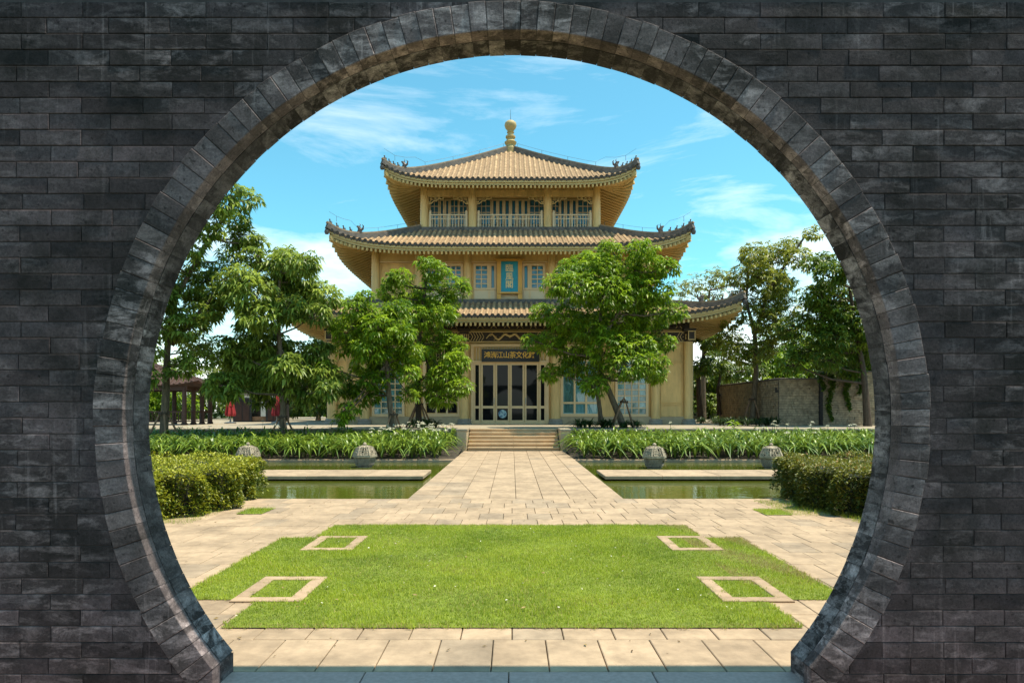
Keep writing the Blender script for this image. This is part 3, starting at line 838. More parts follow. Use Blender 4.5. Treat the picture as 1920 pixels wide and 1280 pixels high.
lattice(px1(1051), px1(1126), zs1 + 0.02, ztop, yw1 - 0.004, 3, 2, 'glass_clear', fr=0.15, mu=0.11, midrail=z1(755), slats=0.68, curtain=True)
lattice(px1(697), px1(758), zs1 + 0.02, ztop, yw1 - 0.004, 4, 11, 'glass_clear', fr=0.13, mu=0.045, curtain=True)
lattice(px1(1154), px1(1216), zs1 + 0.02, ztop, yw1 - 0.004, 4, 11, 'glass_clear', fr=0.13, mu=0.045, curtain=True)
for p in (777, 1140): wallpanel(px1(p - 16), px1(p + 12), zs1 + 0.04, z1(650), yw1, 'wall')
# door set: frame, four leaves, two side lights, slatted transom
yd = -W1 + 0.16
dz0, dz1 = TER_Z, z1(678)
fx0, fx1 = px1(883), px1(1029)
b = MB()
b.box(fx0, px1(888), yd - 0.16, yd, dz0, z1(645)); b.box(px1(1024), fx1, yd - 0.16, yd, dz0, z1(645))
b.box(px1(888), px1(1024), yd - 0.158, yd, z1(650), z1(645)); b.box(px1(888), px1(1024), yd - 0.17, yd, z1(680), z1(676))
b.box(px1(888), px1(1024), yd - 0.15, yd, dz0, dz0 + 0.09)
dframe = P(b, 'door_frame', M['trim'])
sb = MB()
k = 26
for q in range(1, k):
    x = px1(888) + (px1(1024) - px1(888)) * q / k
    sb.box(x - 0.022, x + 0.022, yd - 0.10, yd - 0.04, z1(676), z1(650))
P(sb, 'slats', M['rail'], False, dframe)
P(MB().box(px1(888), px1(1024), yd - 0.03, yd - 0.005, z1(676), z1(650)), 'pane', M['glass_dark'], False, dframe)
leafx = [(888, 901), (902, 928), (929, 955.5), (956.5, 983), (984, 1010), (1011, 1024)]
zm = z1(763)
for q, (a, c) in enumerate(leafx):
    x0, x1 = px1(a) + 0.004, px1(c) - 0.004
    f = 0.085
    lb, lt = dz0 + 0.095, dz1 - 0.055
    b = MB().box(x0, x0 + f, yd - 0.115, yd - 0.03, lb, lt).box(x1 - f, x1, yd - 0.115, yd - 0.03, lb, lt)
    for za, zb in ((lb, lb + 0.12), (zm - 0.07, zm + 0.07), (lt - 0.12, lt)): b.box(x0 + f, x1 - f, yd - 0.112, yd - 0.033, za, zb)
    d = P(b, 'door' if 0 < q < 5 else 'side_light', M['trim'])
    for za, zb in ((lb + 0.12, zm - 0.07), (zm + 0.07, lt - 0.12)):
        P(MB().box(x0 + f, x1 - f, yd - 0.07, yd - 0.05, za, zb), 'pane', M['glass_dark'], False, d)
    if q in (1, 4):
        hx = x1 - f / 2 if q == 1 else x0 + f / 2
        P(MB().box(hx - 0.02, hx + 0.02, yd - 0.15, yd - 0.115, zm + 0.16, zm + 0.5), 'handle', M['metal'], False, d)
    if q == 2:
        # round sticker on the lower pane: blue and white print
        b = MB(); cz = (lb + 0.12 + zm - 0.07) / 2 + 0.02; cx = (x0 + x1) / 2
        n_ = 20; r_ = 0.23
        b.add([(cx + r_ * math.cos(2*math.pi*i/n_), yd - 0.075, cz + r_ * math.sin(2*math.pi*i/n_)) for i in range(n_)], [tuple(range(n_))])
        P(b, 'round_sticker', mat('sticker_print', (0.02, 0.10, 0.22), 0.4, 0.1, 7, col2=(0.35, 0.52, 0.55), lo=0.42, hi=0.55), False, d)

# frieze with meander chevrons and a dragon in each bay
def frieze(x0, x1, za, zb, y):
    f = P(MB().box(x0, x1, y, y + 0.2, za, zb), 'frieze', M['darkwood'])
    b = MB(); h = zb - za; m_ = (za + zb) / 2; t = 0.030
    b.box(x0, x1, y - 0.03, y, zb - 0.05, zb); b.box(x0, x1, y - 0.03, y, za, za + 0.05)
    L = x1 - x0
    nch = 5 if L > 3 else 2
    for s in (-1, 1):
        xe = x0 if s < 0 else x1
        for q in range(nch):
            xs = xe - s * (0.10 + 0.15 * q)
            # chevron pointing inward, in steps
            b.bar((xs, y - 0.015, za + 0.07), (xs - s * 0.13, y - 0.015, m_), 0.03, t); b.bar((xs - s * 0.13, y - 0.015, m_), (xs, y - 0.015, zb - 0.07), 0.03, t)
        for q in range(3):
            zz = za + 0.10 + (h - 0.2) * q / 2
            b.box(min(xe, xe - s*0.09), max(xe, xe - s*0.09), y - 0.02, y, zz - t/2, zz + t/2)
    P(b, 'meander', M['gold'], False, f)
    if L > 2.2:
        cx = (x0 + x1) / 2; half = L / 2 - (0.18 + 0.15 * nch)
        for s in (-1, 1):
            pts, rad = [], []
            for q in range(34):
                u = q / 33
                pts.append((cx + s * (half * (0.10 + 0.88 * u)), y - 0.02, m_ + (h * 0.24) * math.sin(u * 9.5 + 0.6)))
                rad.append(0.055 * (1 - 0.75 * u) + 0.012)
            d = MB().tube(pts, rad, 6)
            for q in (6, 12, 18, 24):
                p = pts[q]
                d.tube([p, (p[0] + s*0.07, p[1], p[2] - 0.09), (p[0] + s*0.14, p[1], p[2] - 0.07)], [0.02, 0.015, 0.008], 5)
                d.tube([p, (p[0] - s*0.03, p[1], p[2] + 0.09), (p[0] + s*0.05, p[1], p[2] + 0.12)], [0.018, 0.014, 0.008], 5)
            d.tube([pts[0], (pts[0][0] - s*0.10, y - 0.03, m_ + 0.05), (pts[0][0] - s*0.17, y - 0.03, m_ + 0.0)], [0.06, 0.07, 0.02], 6)
            P(d, 'dragon_relief', M['gold'], True, f)
        P(MB().lathe([(0.0, -0.06), (0.045, -0.04), (0.06, 0), (0.045, 0.04), (0.0, 0.06)], (cx, y - 0.02, m_), 8), 'pearl', M['gold'], True, f)
for a in range(5): frieze(C1[a] + 0.24, C1[a+1] - 0.24, 5.27, 5.86, -W1 - 0.06)
for x in C1:
    P(MB().box(x - 0.33, x + 0.33, -W1 - 0.33, -W1 + 0.2, 5.85, 6.0), 'capital', M['darkwood'])
    P(MB().lathe([(0.275, 5.30), (0.285, 5.34), (0.285, 5.78), (0.275, 5.82)], (x, -W1, 0), 16), 'column_collar', M['darkwood'], True)
    b = MB()
    for q in range(5):
        a = -math.pi / 2 + (q - 2) * 0.42
        b.bar((x + 0.29*math.cos(a), -W1 + 0.29*math.sin(a), 5.42), (x + 0.29*math.cos(a + 0.2), -W1 + 0.29*math.sin(a + 0.2), 5.70), 0.025, 0.03)
        b.bar((x + 0.29*math.cos(a + 0.2), -W1 + 0.29*math.sin(a + 0.2), 5.42), (x + 0.29*math.cos(a), -W1 + 0.29*math.sin(a), 5.70), 0.025, 0.03)
    P(b, 'collar_relief', M['gold'])
# bracket course under the lower eave: rows of small dark triangles and blocks edged in gold
P(MB().box(-W1 - 0.05, W1 + 0.05, -W1 - 0.04, -W1 + 0.3, 5.99, 6.55), 'bracket_board', M['darkwood'])
b = MB(); g = MB()
n_ = 54
for i in range(n_):
    x = -W1 + 2 * W1 * (i + 0.5) / n_
    for q in range(3):
        d = 0.10 + 0.13 * q
        b.box(x - 0.05 - 0.03*q, x + 0.05 + 0.03*q, -W1 - 0.04 - d, -W1 - 0.04, 6.0 + 0.15 * q, 6.0 + 0.15 * q + 0.10)
    if i % 2 == 0:
        g.bar((x - 0.16, -W1 - 0.06, 6.03), (x, -W1 - 0.06, 6.22), 0.02, 0.025); g.bar((x, -W1 - 0.06, 6.22), (x + 0.16, -W1 - 0.06, 6.03), 0.02, 0.025)
o = P(b, 'bracket_set', M['darkwood']); o['kind'] = 'stuff'
o = P(g, 'bracket_relief', M['gold']); o['kind'] = 'stuff'
# corner lamps boxes under the eave
for s in (-1, 1):
    x = s * (W1 + 0.05)
    o = P(MB().box(x - 0.2, x + 0.2, -W1 - 0.5, -W1 - 0.36, 5.35, 5.85), 'eave_box', M['darkwood'])
    b = MB()
    for (a, c, e, f) in ((-0.2, 0.2, 5.80, 5.85), (-0.2, 0.2, 5.35, 5.40), (-0.2, -0.15, 5.4, 5.8), (0.15, 0.2, 5.4, 5.8)): b.box(x + a, x + c, -W1 - 0.52, -W1 - 0.5, e, f)
    P(b, 'box_edge', M['gold'], False, o)

# second storey
yw2 = -W2 + 0.118
P(MB().box(-W2 + 0.2, W2 - 0.2, yw2 - 0.10, yw2 + 0.05, z2(490), z2(466)), 'beam', M['wall'])
P(MB().box(-W2 + 0.2, W2 - 0.2, yw2 - 0.14, yw2 + 0.05, z2(492), z2(490)), 'beam_moulding', M['trim'])
for a, b_ in ((0, 1), (4, 5)): wallpanel(C2[a] + 0.26, C2[b_] - 0.26, z2(563), z2(494), yw2, 'wall')
def panel2(x0, x1, za, zb):
    o = P(MB().box(x0, x1, yw2 - 0.04, yw2 + 0.02, za, zb), 'lower_panel', M['trim'])
    P(MB().box(x0 + 0.07, x1 - 0.07, yw2 - 0.055, yw2 - 0.03, za + 0.08, zb - 0.06), 'panel_field', M['rail'], False, o)
for (a, c) in ((888, 917), (993.5, 1022)):
    lattice(px2(a), px2(c), z2(543), z2(494), yw2 + 0.03, 2, 5, 'glass_sky', fr=0.10, mu=0.05); panel2(px2(a), px2(c), z2(562), z2(543.3))
for (a, c) in ((917.3, 930.5), (979.5, 993.2)):
    lattice(px2(a), px2(c), z2(543), z2(494), yw2 + 0.03, 1, 1, 'glass_sky', fr=0.11); panel2(px2(a), px2(c), z2(562), z2(543.3))
panel2(px2(931), px2(979), z2(562), z2(548))
for (a, c, e) in ((795, 831, 0), (831.4, 868, 0), (1042, 1078, 0), (1078.4, 1118, 0)):
    lattice(px2(a), px2(c), z2(543), z2(494), yw2 + 0.03, 3, 5, 'glass_sky', fr=0.12, mu=0.05); panel2(px2(a), px2(c), z2(562), z2(543.3))

# third storey: beam, recessed glazing, brackets, railings
P(MB().box(-W3, W3, -W3 - 0.12, -W3 + 0.14, z3(369), z3(357)), 'beam', M['wall'])
P(MB().box(-W3, W3, -W3 - 0.05, -W3 + 0.08, z3(357) + 0.004, 15.2), 'beam', M['wall'])
for s in (-1, 1):
    P(MB().box(s*W3 - 0.13, s*W3 + 0.13, -W3 + 0.15, W3, z3(369), z3(357)), 'beam', M['wall'])
yw3 = -W3 + 1.12
Y3b = YC + yw3
def px3b(p): return (p - 960) * Y3b / FPX - XC
z3t, z3l = PZ(374, Y3b), 12.31
for (bays) in ([(806, 823, 'l', 2), (824, 833.5, 'd', 1), (834, 843.5, 'd', 1), (844, 860, 'l', 2), (860.5, 877, 'l', 2)],
               [(893, 921, 'l', 3), (922, 933, 'd', 1), (933.4, 944.6, 'd', 1), (945, 957, 'd', 1), (957.4, 969, 'd', 1), (969.4, 980.5, 'd', 1), (981, 991.5, 'd', 1), (992, 1021, 'l', 3)],
               [(1034, 1049, 'l', 2), (1049.5, 1060, 'd', 1), (1060.4, 1070.8, 'd', 1), (1071.2, 1082, 'd', 1), (1082.4, 1112, 'l', 3)]):
    for a, c, k_, n_ in bays:
        lattice(px3b(a), px3b(c), z3l, z3t, yw3 + 0.02, n_, 6 if k_ == 'l' else 1, 'glass_sky', name='window' if k_ == 'l' else 'gallery_door', fr=0.05 if k_ == 'l' else 0.085, mu=0.035)
def scroll(x, s, zt, y, L=0.92, H=0.44):
    """carved corner bracket under a beam"""
    b = MB()
    prof = [(0, 0), (L, 0), (L, -0.10), (L*0.86, -0.16), (L*0.80, -0.11), (L*0.62, -0.17), (L*0.55, -0.27), (L*0.42, -0.24), (L*0.30, -0.32), (L*0.16, -H), (0, -H)]
    # open fretwork: outline bars plus scrolls
    pts = [(x + s * u, y, zt + v) for u, v in prof]
    for i in range(len(pts)): b.bar(pts[i], pts[(i + 1) % len(pts)], 0.06, 0.05)
    for (u, v, r_) in ((L*0.2, -0.16, 0.10), (L*0.46, -0.12, 0.08), (L*0.7, -0.075, 0.055), (L*0.1, -0.33, 0.06)):
        ps = [(x + s*(u + r_ * (1 - q/22) * math.cos(q * 0.55)), y, zt + v + r_ * (1 - q/22) * math.sin(q * 0.55)) for q in range(18)]
        b.tube(ps, 0.022, 4)
    P(b, 'scroll_bracket', M['gold'])
for a in range(3):
    scroll(C3[a] + 0.24, 1, z3(369), -W3); scroll(C3[a+1] - 0.24, -1, z3(369), -W3)
def railing(x0, x1, y, z0, z1_, posts):
    r = P(MB().box(x0 + 0.08, x1 - 0.08, y - 0.045, y + 0.045, z1_ - 0.07, z1_), 'railing', M['rail'])
    P(MB().box(x0 + 0.08, x1 - 0.08, y - 0.03, y + 0.03, z1_ - 0.30, z1_ - 0.25), 'rail', M['rail'], False, r)
    P(MB().box(x0 + 0.08, x1 - 0.08, y - 0.03, y + 0.03, z0 + 0.02, z0 + 0.08), 'rail', M['rail'], False, r)
    xs = [x0 + 0.05, x1 - 0.05]
    for x in xs:
        P(MB().box(x - 0.065, x + 0.065, y - 0.065, y + 0.065, z0 - 0.05, z1_ + 0.13).lathe([(0.05, z1_ + 0.13), (0.075, z1_ + 0.17), (0.06, z1_ + 0.23), (0.02, z1_ + 0.25)], (x, y, 0), 8), 'post', M['rail'], False, r)
    ip = [x0 + (x1 - x0) * q / posts for q in range(1, posts)]
    for x in ip: P(MB().box(x - 0.04, x + 0.04, y - 0.04, y + 0.04, z0 + 0.0, z1_ - 0.01), 'post', M['rail'], False, r)
    n_ = int((x1 - x0) / 0.165); b = MB()
    for q in range(1, n_):
        x = x0 + (x1 - x0) * q / n_
        if any(abs(x - t) < 0.07 for t in ip): continue
        b.lathe([(0.022, z0 + 0.08), (0.032, z0 + 0.25), (0.022, z0 + 0.42), (0.022, z1_ - 0.30)], (x, y, 0), 6)
        b.box(x - 0.015, x + 0.015, y - 0.012, y + 0.012, z1_ - 0.25, z1_ - 0.07)
    P(b, 'balusters', M['rail'], True, r)
zr0, zr1 = z3(431), z3(402)
for a, n_ in ((0, 2), (1, 4), (2, 2)): railing(C3[a] + 0.32, C3[a+1] - 0.32, -W3 + 0.0, zr0, zr1, n_)

# --- roofs ----------------------------------------------------------
def roof(win, zin, wout, ze, lift, wwall, zwall, label, p=6.0, con=0.15, apex=False):
    def zs(a, d):
        t = (d - win) / (wout - win)
        return zin + (ze - zin) * (t + con * t * (1 - t)) + lift * (min(1.02, abs(a) / wout)) ** p * (max(0, d) / wout) ** p
    rot = [lambda a, d: (a, -d), lambda a, d: (d, a), lambda a, d: (-a, d), lambda a, d: (-d, -a)]
    root = P(MB(), 'roof', M['pan']) if False else None
    # pan surface (all four slopes), with an underside, is the roof's own mesh
    b = MB(); NA, ND = 40, 10
    for k in range(4):
        V = []
        for j in range(ND + 1):
            d = win + (wout - win) * j / ND
            for i in range(NA + 1):
                a = d * (-1 + 2 * i / NA)
                x, y = rot[k](a, d); V.append((x, y, zs(a, d)))
        F = []
        for j in range(ND):
            for i in range(NA):
                q = j * (NA + 1) + i
                F.append((q, q + NA + 1, q + NA + 2, q + 1))
        b.add(V, F)
    r = P(b, 'roof', M['pan'], True); r['label'] = label
    # cover-tile rolls
    sp = 0.30; n = int(2 * wout / sp); n -= 1 - n % 2; sp = 2 * wout / n
    side = MB()
    for k in range(4):
        for i in range(n):
            a = -wout + sp * (i + 0.5)
            d0 = max(win, abs(a) + 0.02)
            if apex: d0 = max(d0, 0.3)
            L = wout + 0.03 - d0
            if L < 0.12: continue
            nt_ = max(1, int(round(L / 0.36)))
            if k: nt_ = max(1, nt_ // 3)
            V, F, mm = [], [], []
            ns = 6
            ringi = 0
            for q in range(nt_):
                for e, rr in ((0.0, 0.076), (1.0, 0.094)):
                    d = d0 + L * (q + e) / nt_
                    zc = zs(a, d) + 0.015
                    for u in range(ns + 1):
                        th_ = math.pi * u / ns
                        x, y = rot[k](a + rr * math.cos(th_), d)
                        V.append((x, y, zc + rr * math.sin(th_) - 0.02))
                    if ringi:
                        o0, o1 = (ringi - 1) * (ns + 1), ringi * (ns + 1)
                        for u in range(ns): F.append((o0 + u, o0 + u + 1, o1 + u + 1, o1 + u)); mm.append(0)
                    ringi += 1
            # round end with raised boss
            zc = zs(a, wout) + 0.0
            base = len(V)
            for dd, rr in ((0.035, 0.105), (0.06, 0.105), (0.062, 0.075), (0.045, 0.07)):
                for u in range(10):
                    th_ = 2 * math.pi * u / 10
                    x, y = rot[k](a + rr * math.cos(th_), wout + dd)
                    V.append((x, y, zc + 0.01 + rr * math.sin(th_)))
            for e in range(3):
                for u in range(10):
                    F.append((base + e*10 + u, base + e*10 + (u+1) % 10, base + (e+1)*10 + (u+1) % 10, base + (e+1)*10 + u)); mm.append(1)
            F.append(tuple(base + 30 + u for u in range(10))); mm.append(1)
            F.append(tuple(base + 9 - u for u in range(10))); mm.append(1)
            if k == 0:
                t = MB(); t.v, t.f, t.m = V, F, mm
                P(t, 'tile_roll', [M['tile'], M['cap']], False, r)
            else:
                o0 = len(side.v); side.v += V; side.f += [tuple(q + o0 for q in f) for f in F]; side.m += mm
    o = P(side, 'side_tile_rolls', [M['tile'], M['cap']], False, r); o['kind'] = 'stuff'
    # drip tiles between the rolls
    dr = MB()
    for k in range(4):
        for i in range(n + 1):
            a = -wout + sp * i
            if abs(a) > wout - 0.05: continue
            z = zs(a, wout)
            pts = [(a - sp*0.33, z + 0.02), (a - sp*0.22, z - 0.08), (a, z - 0.15), (a + sp*0.22, z - 0.08), (a + sp*0.33, z + 0.02)]
            V = []
            for dd in (0.03, 0.045):
                for u, v in pts:
                    x, y = rot[k](u, wout + dd); V.append((x, y, v))
            dr.add(V, [(0,1,2,3,4), (9,8,7,6,5)] + [(u, (u+1) % 5, 5 + (u+1) % 5, 5 + u) for u in range(5)])
    o = P(dr, 'drip_tiles', M['cap'], False, r); o['kind'] = 'stuff'
    # fascia boards, rafters and soffit
    fa = MB(); so = MB(); ra = MB()
    def sof(a, d):   # underside of the eave
        t = (d - wwall) / (wout - wwall)
        return zwall + (ze - 0.42 - zwall) * t + lift * (abs(a) / wout) ** p * (max(0, d) / wout) ** p * max(0, min(1, t)) 
    NS = 48
    for k in range(4):
        for lay, (d_, zt, zb, th_) in enumerate(((wout - 0.005, -0.02, -0.20, 0.06), (wout - 0.10, -0.19, -0.33, 0.06))):
            V = []
            for i in range(NS + 1):
                a = (-1 + 2 * i / NS) * d_
                z = zs(a, wout)
                for dd, zz in ((d_, zt), (d_, zb), (d_ - th_, zb), (d_ - th_, zt)):
                    x, y = rot[k](a * dd / d_, dd); V.append((x, y, z + zz))
            F = []
            for i in range(NS):
                for e in range(4): F.append((i*4+e, i*4+(e+1) % 4, (i+1)*4+(e+1) % 4, (i+1)*4+e))
            fa.add(V, F)
        V = []
        for j in range(7):
            d = wwall - 0.05 + (wout - 0.08 - wwall + 0.05) * j / 6
            for i in range(NS + 1):
                a = (-1 + 2 * i / NS) * d
                x, y = rot[k](a, d); V.append((x, y, sof(a, d) + 0.08))
        so.add(V, [(j*(NS+1)+i, (j+1)*(NS+1)+i, (j+1)*(NS+1)+i+1, j*(NS+1)+i+1) for j in range(6) for i in range(NS)])
        rw, nr = (0.10, int(2 * wout / 0.24)) if k == 0 else (0.19, int(2 * wout / 0.50))
        for i in range(nr + 1):
            a = -wout + 0.1 + (2 * wout - 0.2) * i / nr
            if abs(a) <= wwall:
                ai, di = a, wwall - 0.02
            else:
                ai, di = math.copysign(wwall - 0.02, a), wwall - 0.02
            ae, de = a * (wout - 0.02) / wout, wout - 0.02
            prev = None
            for q in range(5):
                t = q / 4
                aa, dd = ai + (ae - ai) * t, di + (de - di) * t
                x, y = rot[k](aa, dd); pt = (x, y, sof(aa, dd) - 0.03)
                if prev: ra.bar(prev, pt, rw, 0.15 if k == 0 else 0.20)
                prev = pt
    P(fa, 'fascia', M['gold'], False, r)
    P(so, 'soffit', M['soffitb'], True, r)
    o = P(ra, 'rafters', M['rafter'], False, r); o['kind'] = 'stuff'
    # hip ridges, corner beams, figures, wire
    for sx, sy in ((-1, -1), (1, -1), (1, 1), (-1, 1)):
        hb = MB(); ht = MB()
        NP = 26; prev = None
        for q in range(NP + 1):
            d = win + (wout + 0.10 - win) * q / NP
            if apex: d = 0.18 + (wout + 0.10 - 0.18) * q / NP
            zz = zs(min(d, wout), min(d, wout)) + max(0, d - wout) * 0.5
            pt = Vector((sx * d, sy * d, zz))
            if prev is not None:
                hb.bar(prev + Vector((0, 0, 0.12)), pt + Vector((0, 0, 0.12)), 0.26, 0.30)
                ht.bar(prev + Vector((0, 0, 0.31)), pt + Vector((0, 0, 0.31)), 0.17, 0.10)
            prev = pt
        h = P(hb, 'hip_ridge', M['ridge'], False, r); 
        P(ht, 'ridge_cap', M['ridgetop'], False, r)
        cb = MB()
        cb.bar((sx * wwall, sy * wwall, zwall + 0.02), (sx * (wout - 0.03), sy * (wout - 0.03), sof(wout, wout) + 0.0), 0.18, 0.20)
        P(cb, 'corner_beam', M['rafter'], False, r)
        e = wout + 0.10
        P(MB().lathe([(0.0, -0.16), (0.10, -0.13), (0.14, 0.0), (0.10, 0.11), (0.0, 0.15)], (sx * e, sy * e, zs(wout, wout) - 0.16), 8), 'corner_ornament', M['beast'], True, r)
        if sy < 0:
            for q, f in enumerate((0.995, 0.965, 0.935, 0.905)):
                d = wout * f; z = zs(d, d) + 0.34
                b = MB()
                X, Y_ = sx * d, sy * d
                b.tube([(X - sx*0.05, Y_, z), (X - sx*0.02, Y_, z + 0.10), (X + sx*0.02, Y_, z + 0.20), (X + sx*0.03, Y_, z + 0.29)], [0.085, 0.075, 0.05, 0.04], 6)
                b.tube([(X + sx*0.01, Y_, z + 0.29), (X + sx*0.09, Y_, z + 0.32)], [0.06, 0.035], 6)
                b.tube([(X - sx*0.06, Y_, z + 0.02), (X - sx*0.13, Y_, z + 0.10), (X - sx*0.10, Y_, z + 0.20)], [0.03, 0.025, 0.012], 5)
                b.tube([(X + sx*0.06, Y_, z), (X + sx*0.05, Y_, z + 0.15)], [0.02, 0.025], 5)
                b.v = [(X + (v[0]-X)*0.75, Y_ + (v[1]-Y_)*0.75, z + (v[2]-z)*0.75) for v in b.v]
                P(b, 'ridge_figure', M['beast'], True, r)
            d = wout * 0.86; z = zs(d, d) + 0.33; X, Y_ = sx * d, sy * d
            b = MB()
            b.tube([(X + sx*0.05, Y_, z), (X, Y_, z + 0.22), (X + sx*0.10, Y_, z + 0.40), (X + sx*0.24, Y_, z + 0.47)], [0.19, 0.17, 0.12, 0.05], 7)
            b.tube([(X - sx*0.02, Y_, z + 0.15), (X - sx*0.20, Y_, z + 0.28), (X - sx*0.24, Y_, z + 0.48), (X - sx*0.14, Y_, z + 0.58)], [0.10, 0.08, 0.05, 0.015], 6)
            b.tube([(X + sx*0.04, Y_, z + 0.38), (X - sx*0.02, Y_, z + 0.58), (X + sx*0.05, Y_, z + 0.68)], [0.05, 0.03, 0.01], 5)
            b.v = [(X + (v[0]-X)*0.78, Y_ + (v[1]-Y_)*0.78, z + (v[2]-z)*0.78) for v in b.v]
            P(b, 'ridge_dragon', M['beast'], True, r)
            # lightning wire on short pins
            pts = []
            for q in range(14):
                d = win + (wout - win) * (0.05 + 0.95 * q / 13)
                hh = 0.58 if q < 10 else 0.95
                pts.append((sx * d, sy * d, zs(d, d) + hh))
            b = MB().tube(pts, 0.008, 4)
            for q in range(0, 14, 3): b.tube([pts[q], (pts[q][0], pts[q][1], pts[q][2] - 0.3)], 0.012, 4)
            P(b, 'lightning_wire', M['wire'], False, r)
    # ridge where the slope meets the wall above
    if not apex:
        t = MB()
        for k in range(4):
            x0, y0 = rot[k](-win, win - 0.02); x1, y1 = rot[k](win, win - 0.02)
            t.bar((x0, y0, zin + 0.06), (x1, y1, zin + 0.06), 0.22, 0.26)
        P(t, 'wall_ridge', M['ridge'], False, r)
    return r
roof(0.12, 19.35, 7.31, 14.98, 0.80, W3, 15.35, 'top roof with long concave slopes rising to the gold finial', apex=True)
roof(W3 + 0.22, 12.48, 9.83, 10.55, 0.85, W2, 11.05, 'middle roof under the gallery')
roof(W2 + 0.16, 7.72, 11.90, 6.42, 0.85, W1, 6.75, 'lowest and widest roof over the entrance')

fin = P(MB().lathe([(0.46, 19.1), (0.46, 19.5), (0.36, 19.58), (0.30, 19.75), (0.40, 19.85), (0.42, 19.95), (0.30, 20.05), (0.25, 20.18), (0.34, 20.26), (0.34, 20.36), (0.22, 20.44), (0.20, 20.56), (0.26, 20.62), (0.20, 20.70), (0.24, 20.78), (0.36, 20.92), (0.42, 21.10), (0.38, 21.28), (0.24, 21.40), (0.05, 21.45)], (0, 0, 0), 20), 'finial', mat('dull_gold', (0.42, 0.31, 0.13), 0.6, 0.1, 3, spec=0.35), True)
P(MB().tube([(0, 0, 21.4), (0, 0, 22.2)], [0.02, 0.008], 5), 'lightning_rod', M['wire'], False, fin)

# --- signs ----------------------------------------------------------
def lettering(txt, size, m, parent, loc, depth=0.015, bold=0.0, sx=1.0):
    cu = bpy.data.curves.new('lettering', 'FONT')
    cu.body = txt; cu.size = size; cu.extrude = depth; cu.offset = bold
    cu.align_x = 'CENTER'; cu.align_y = 'CENTER'
    tmp = bpy.data.objects.new('tmp', cu); COL.objects.link(tmp)
    bpy.context.view_layer.update()
    me = bpy.data.meshes.new_from_object(tmp.evaluated_get(bpy.context.evaluated_depsgraph_get()))
    bpy.data.objects.remove(tmp); bpy.data.curves.remove(cu)
    me.materials.clear(); me.materials.append(m)
    o = link('lettering', me, parent, loc, (R(90), 0, 0))
    o.scale = (sx, 1, 1)
    return o
yp = Y2 - 0.22
pq = thing('name_plaque', 'upright teal plaque with three gold characters in a yellow frame, second storey', 'plaque', (PX(955, yp), yp, PZ(550, yp)))
def zq(p): return PZ(p, yp) - PZ(550, yp)
def xq(p): return PX(p, yp) - PX(955, yp)
MB().box(xq(939), xq(971.5), 0.02, 0.10, zq(547.5), zq(490)).build('board', M['teal'], pq)
MB().box(xq(931.5), xq(939.3), -0.02, 0.12, zq(561), zq(488)).build('frame_stile', M['plaqueframe'], pq)
MB().box(xq(971.2), xq(979), -0.02, 0.12, zq(561), zq(488)).build('frame_stile', M['plaqueframe'], pq)
MB().prism([(xq(925.5), zq(486)), (xq(931), zq(489.5)), (xq(979.5), zq(489.5)), (xq(985), zq(486)), (xq(980), zq(485.5)), (xq(930), zq(485.5))], -0.06, 0.12).build('frame_top', M['plaqueframe'], pq)
MB().prism([(xq(932), zq(550.5)), (xq(978), zq(550.5)), (xq(975), zq(547.5)), (xq(935), zq(547.5))], -0.08, 0.12).build('frame_foot', M['plaqueframe'], pq)
for ch, py in (('臨', 503.5), ('風', 519), ('閣', 534)):
    lettering(ch, 0.47, M['letter2'], pq, (xq(955), 0.012, zq(py)), 0.012, 0.004)
ys = YC - W1 + 0.16 - 0.30
sg = thing('entrance_sign', 'long black sign board with gold Chinese characters over the glass doors', 'sign', (PX(957, ys), ys, PZ(678, ys)))
MB().box(PX(903, ys) - PX(957, ys), PX(1011, ys) - PX(957, ys), 0.0, 0.10, 0.0, PZ(654.5, ys) - PZ(678, ys)).build('board', M['board'], sg)
zc_ = (PZ(666, ys) - PZ(678, ys))
for i, ch in enumerate('鴻洲江山茶文化館'):
    lettering(ch, 0.385, M['letter'], sg, (PX(913.5 + i * 11.95, ys) - PX(957, ys), -0.004, zc_), 0.010, 0.004, 0.95)

# ================================================================== PLANTS
def leaves(C, D, L, Wd, tone, droop=0.35, fold=0.25):
    """arrays of leaf bases C, directions D (unit), lengths, widths -> V,F,tone. five points and four triangles a leaf"""
    n = len(C)
    up = np.array([0, 0, 1.0])
    S = np.cross(D, up); S /= (np.linalg.norm(S, axis=1, keepdims=True) + 1e-6)
    roll = rng.uniform(-0.7, 0.7, n)[:, None]
    Nn = np.cross(S, D); S2 = S * np.cos(roll) + Nn * np.sin(roll); Nn = np.cross(S2, D)
    L = L[:, None]; Wd = Wd[:, None]
    V = np.zeros((n, 5, 3), np.float32)
    mid = C + D * L * 0.48
    V[:, 0] = C
    V[:, 1] = mid + S2 * Wd * 0.5 + Nn * Wd * fold
    V[:, 2] = mid
    V[:, 3] = mid - S2 * Wd * 0.5 + Nn * Wd * fold
    tip = C + D * L; tip[:, 2] -= (L[:, 0] * droop)
    V[:, 4] = tip
    F0 = np.array([[0, 1, 2], [0, 2, 3], [1, 4, 2], [2, 4, 3]])
    F = (F0[None] + (np.arange(n) * 5)[:, None, None]).reshape(-1, 3)
    return V.reshape(-1, 3), F, np.repeat(tone, 5)

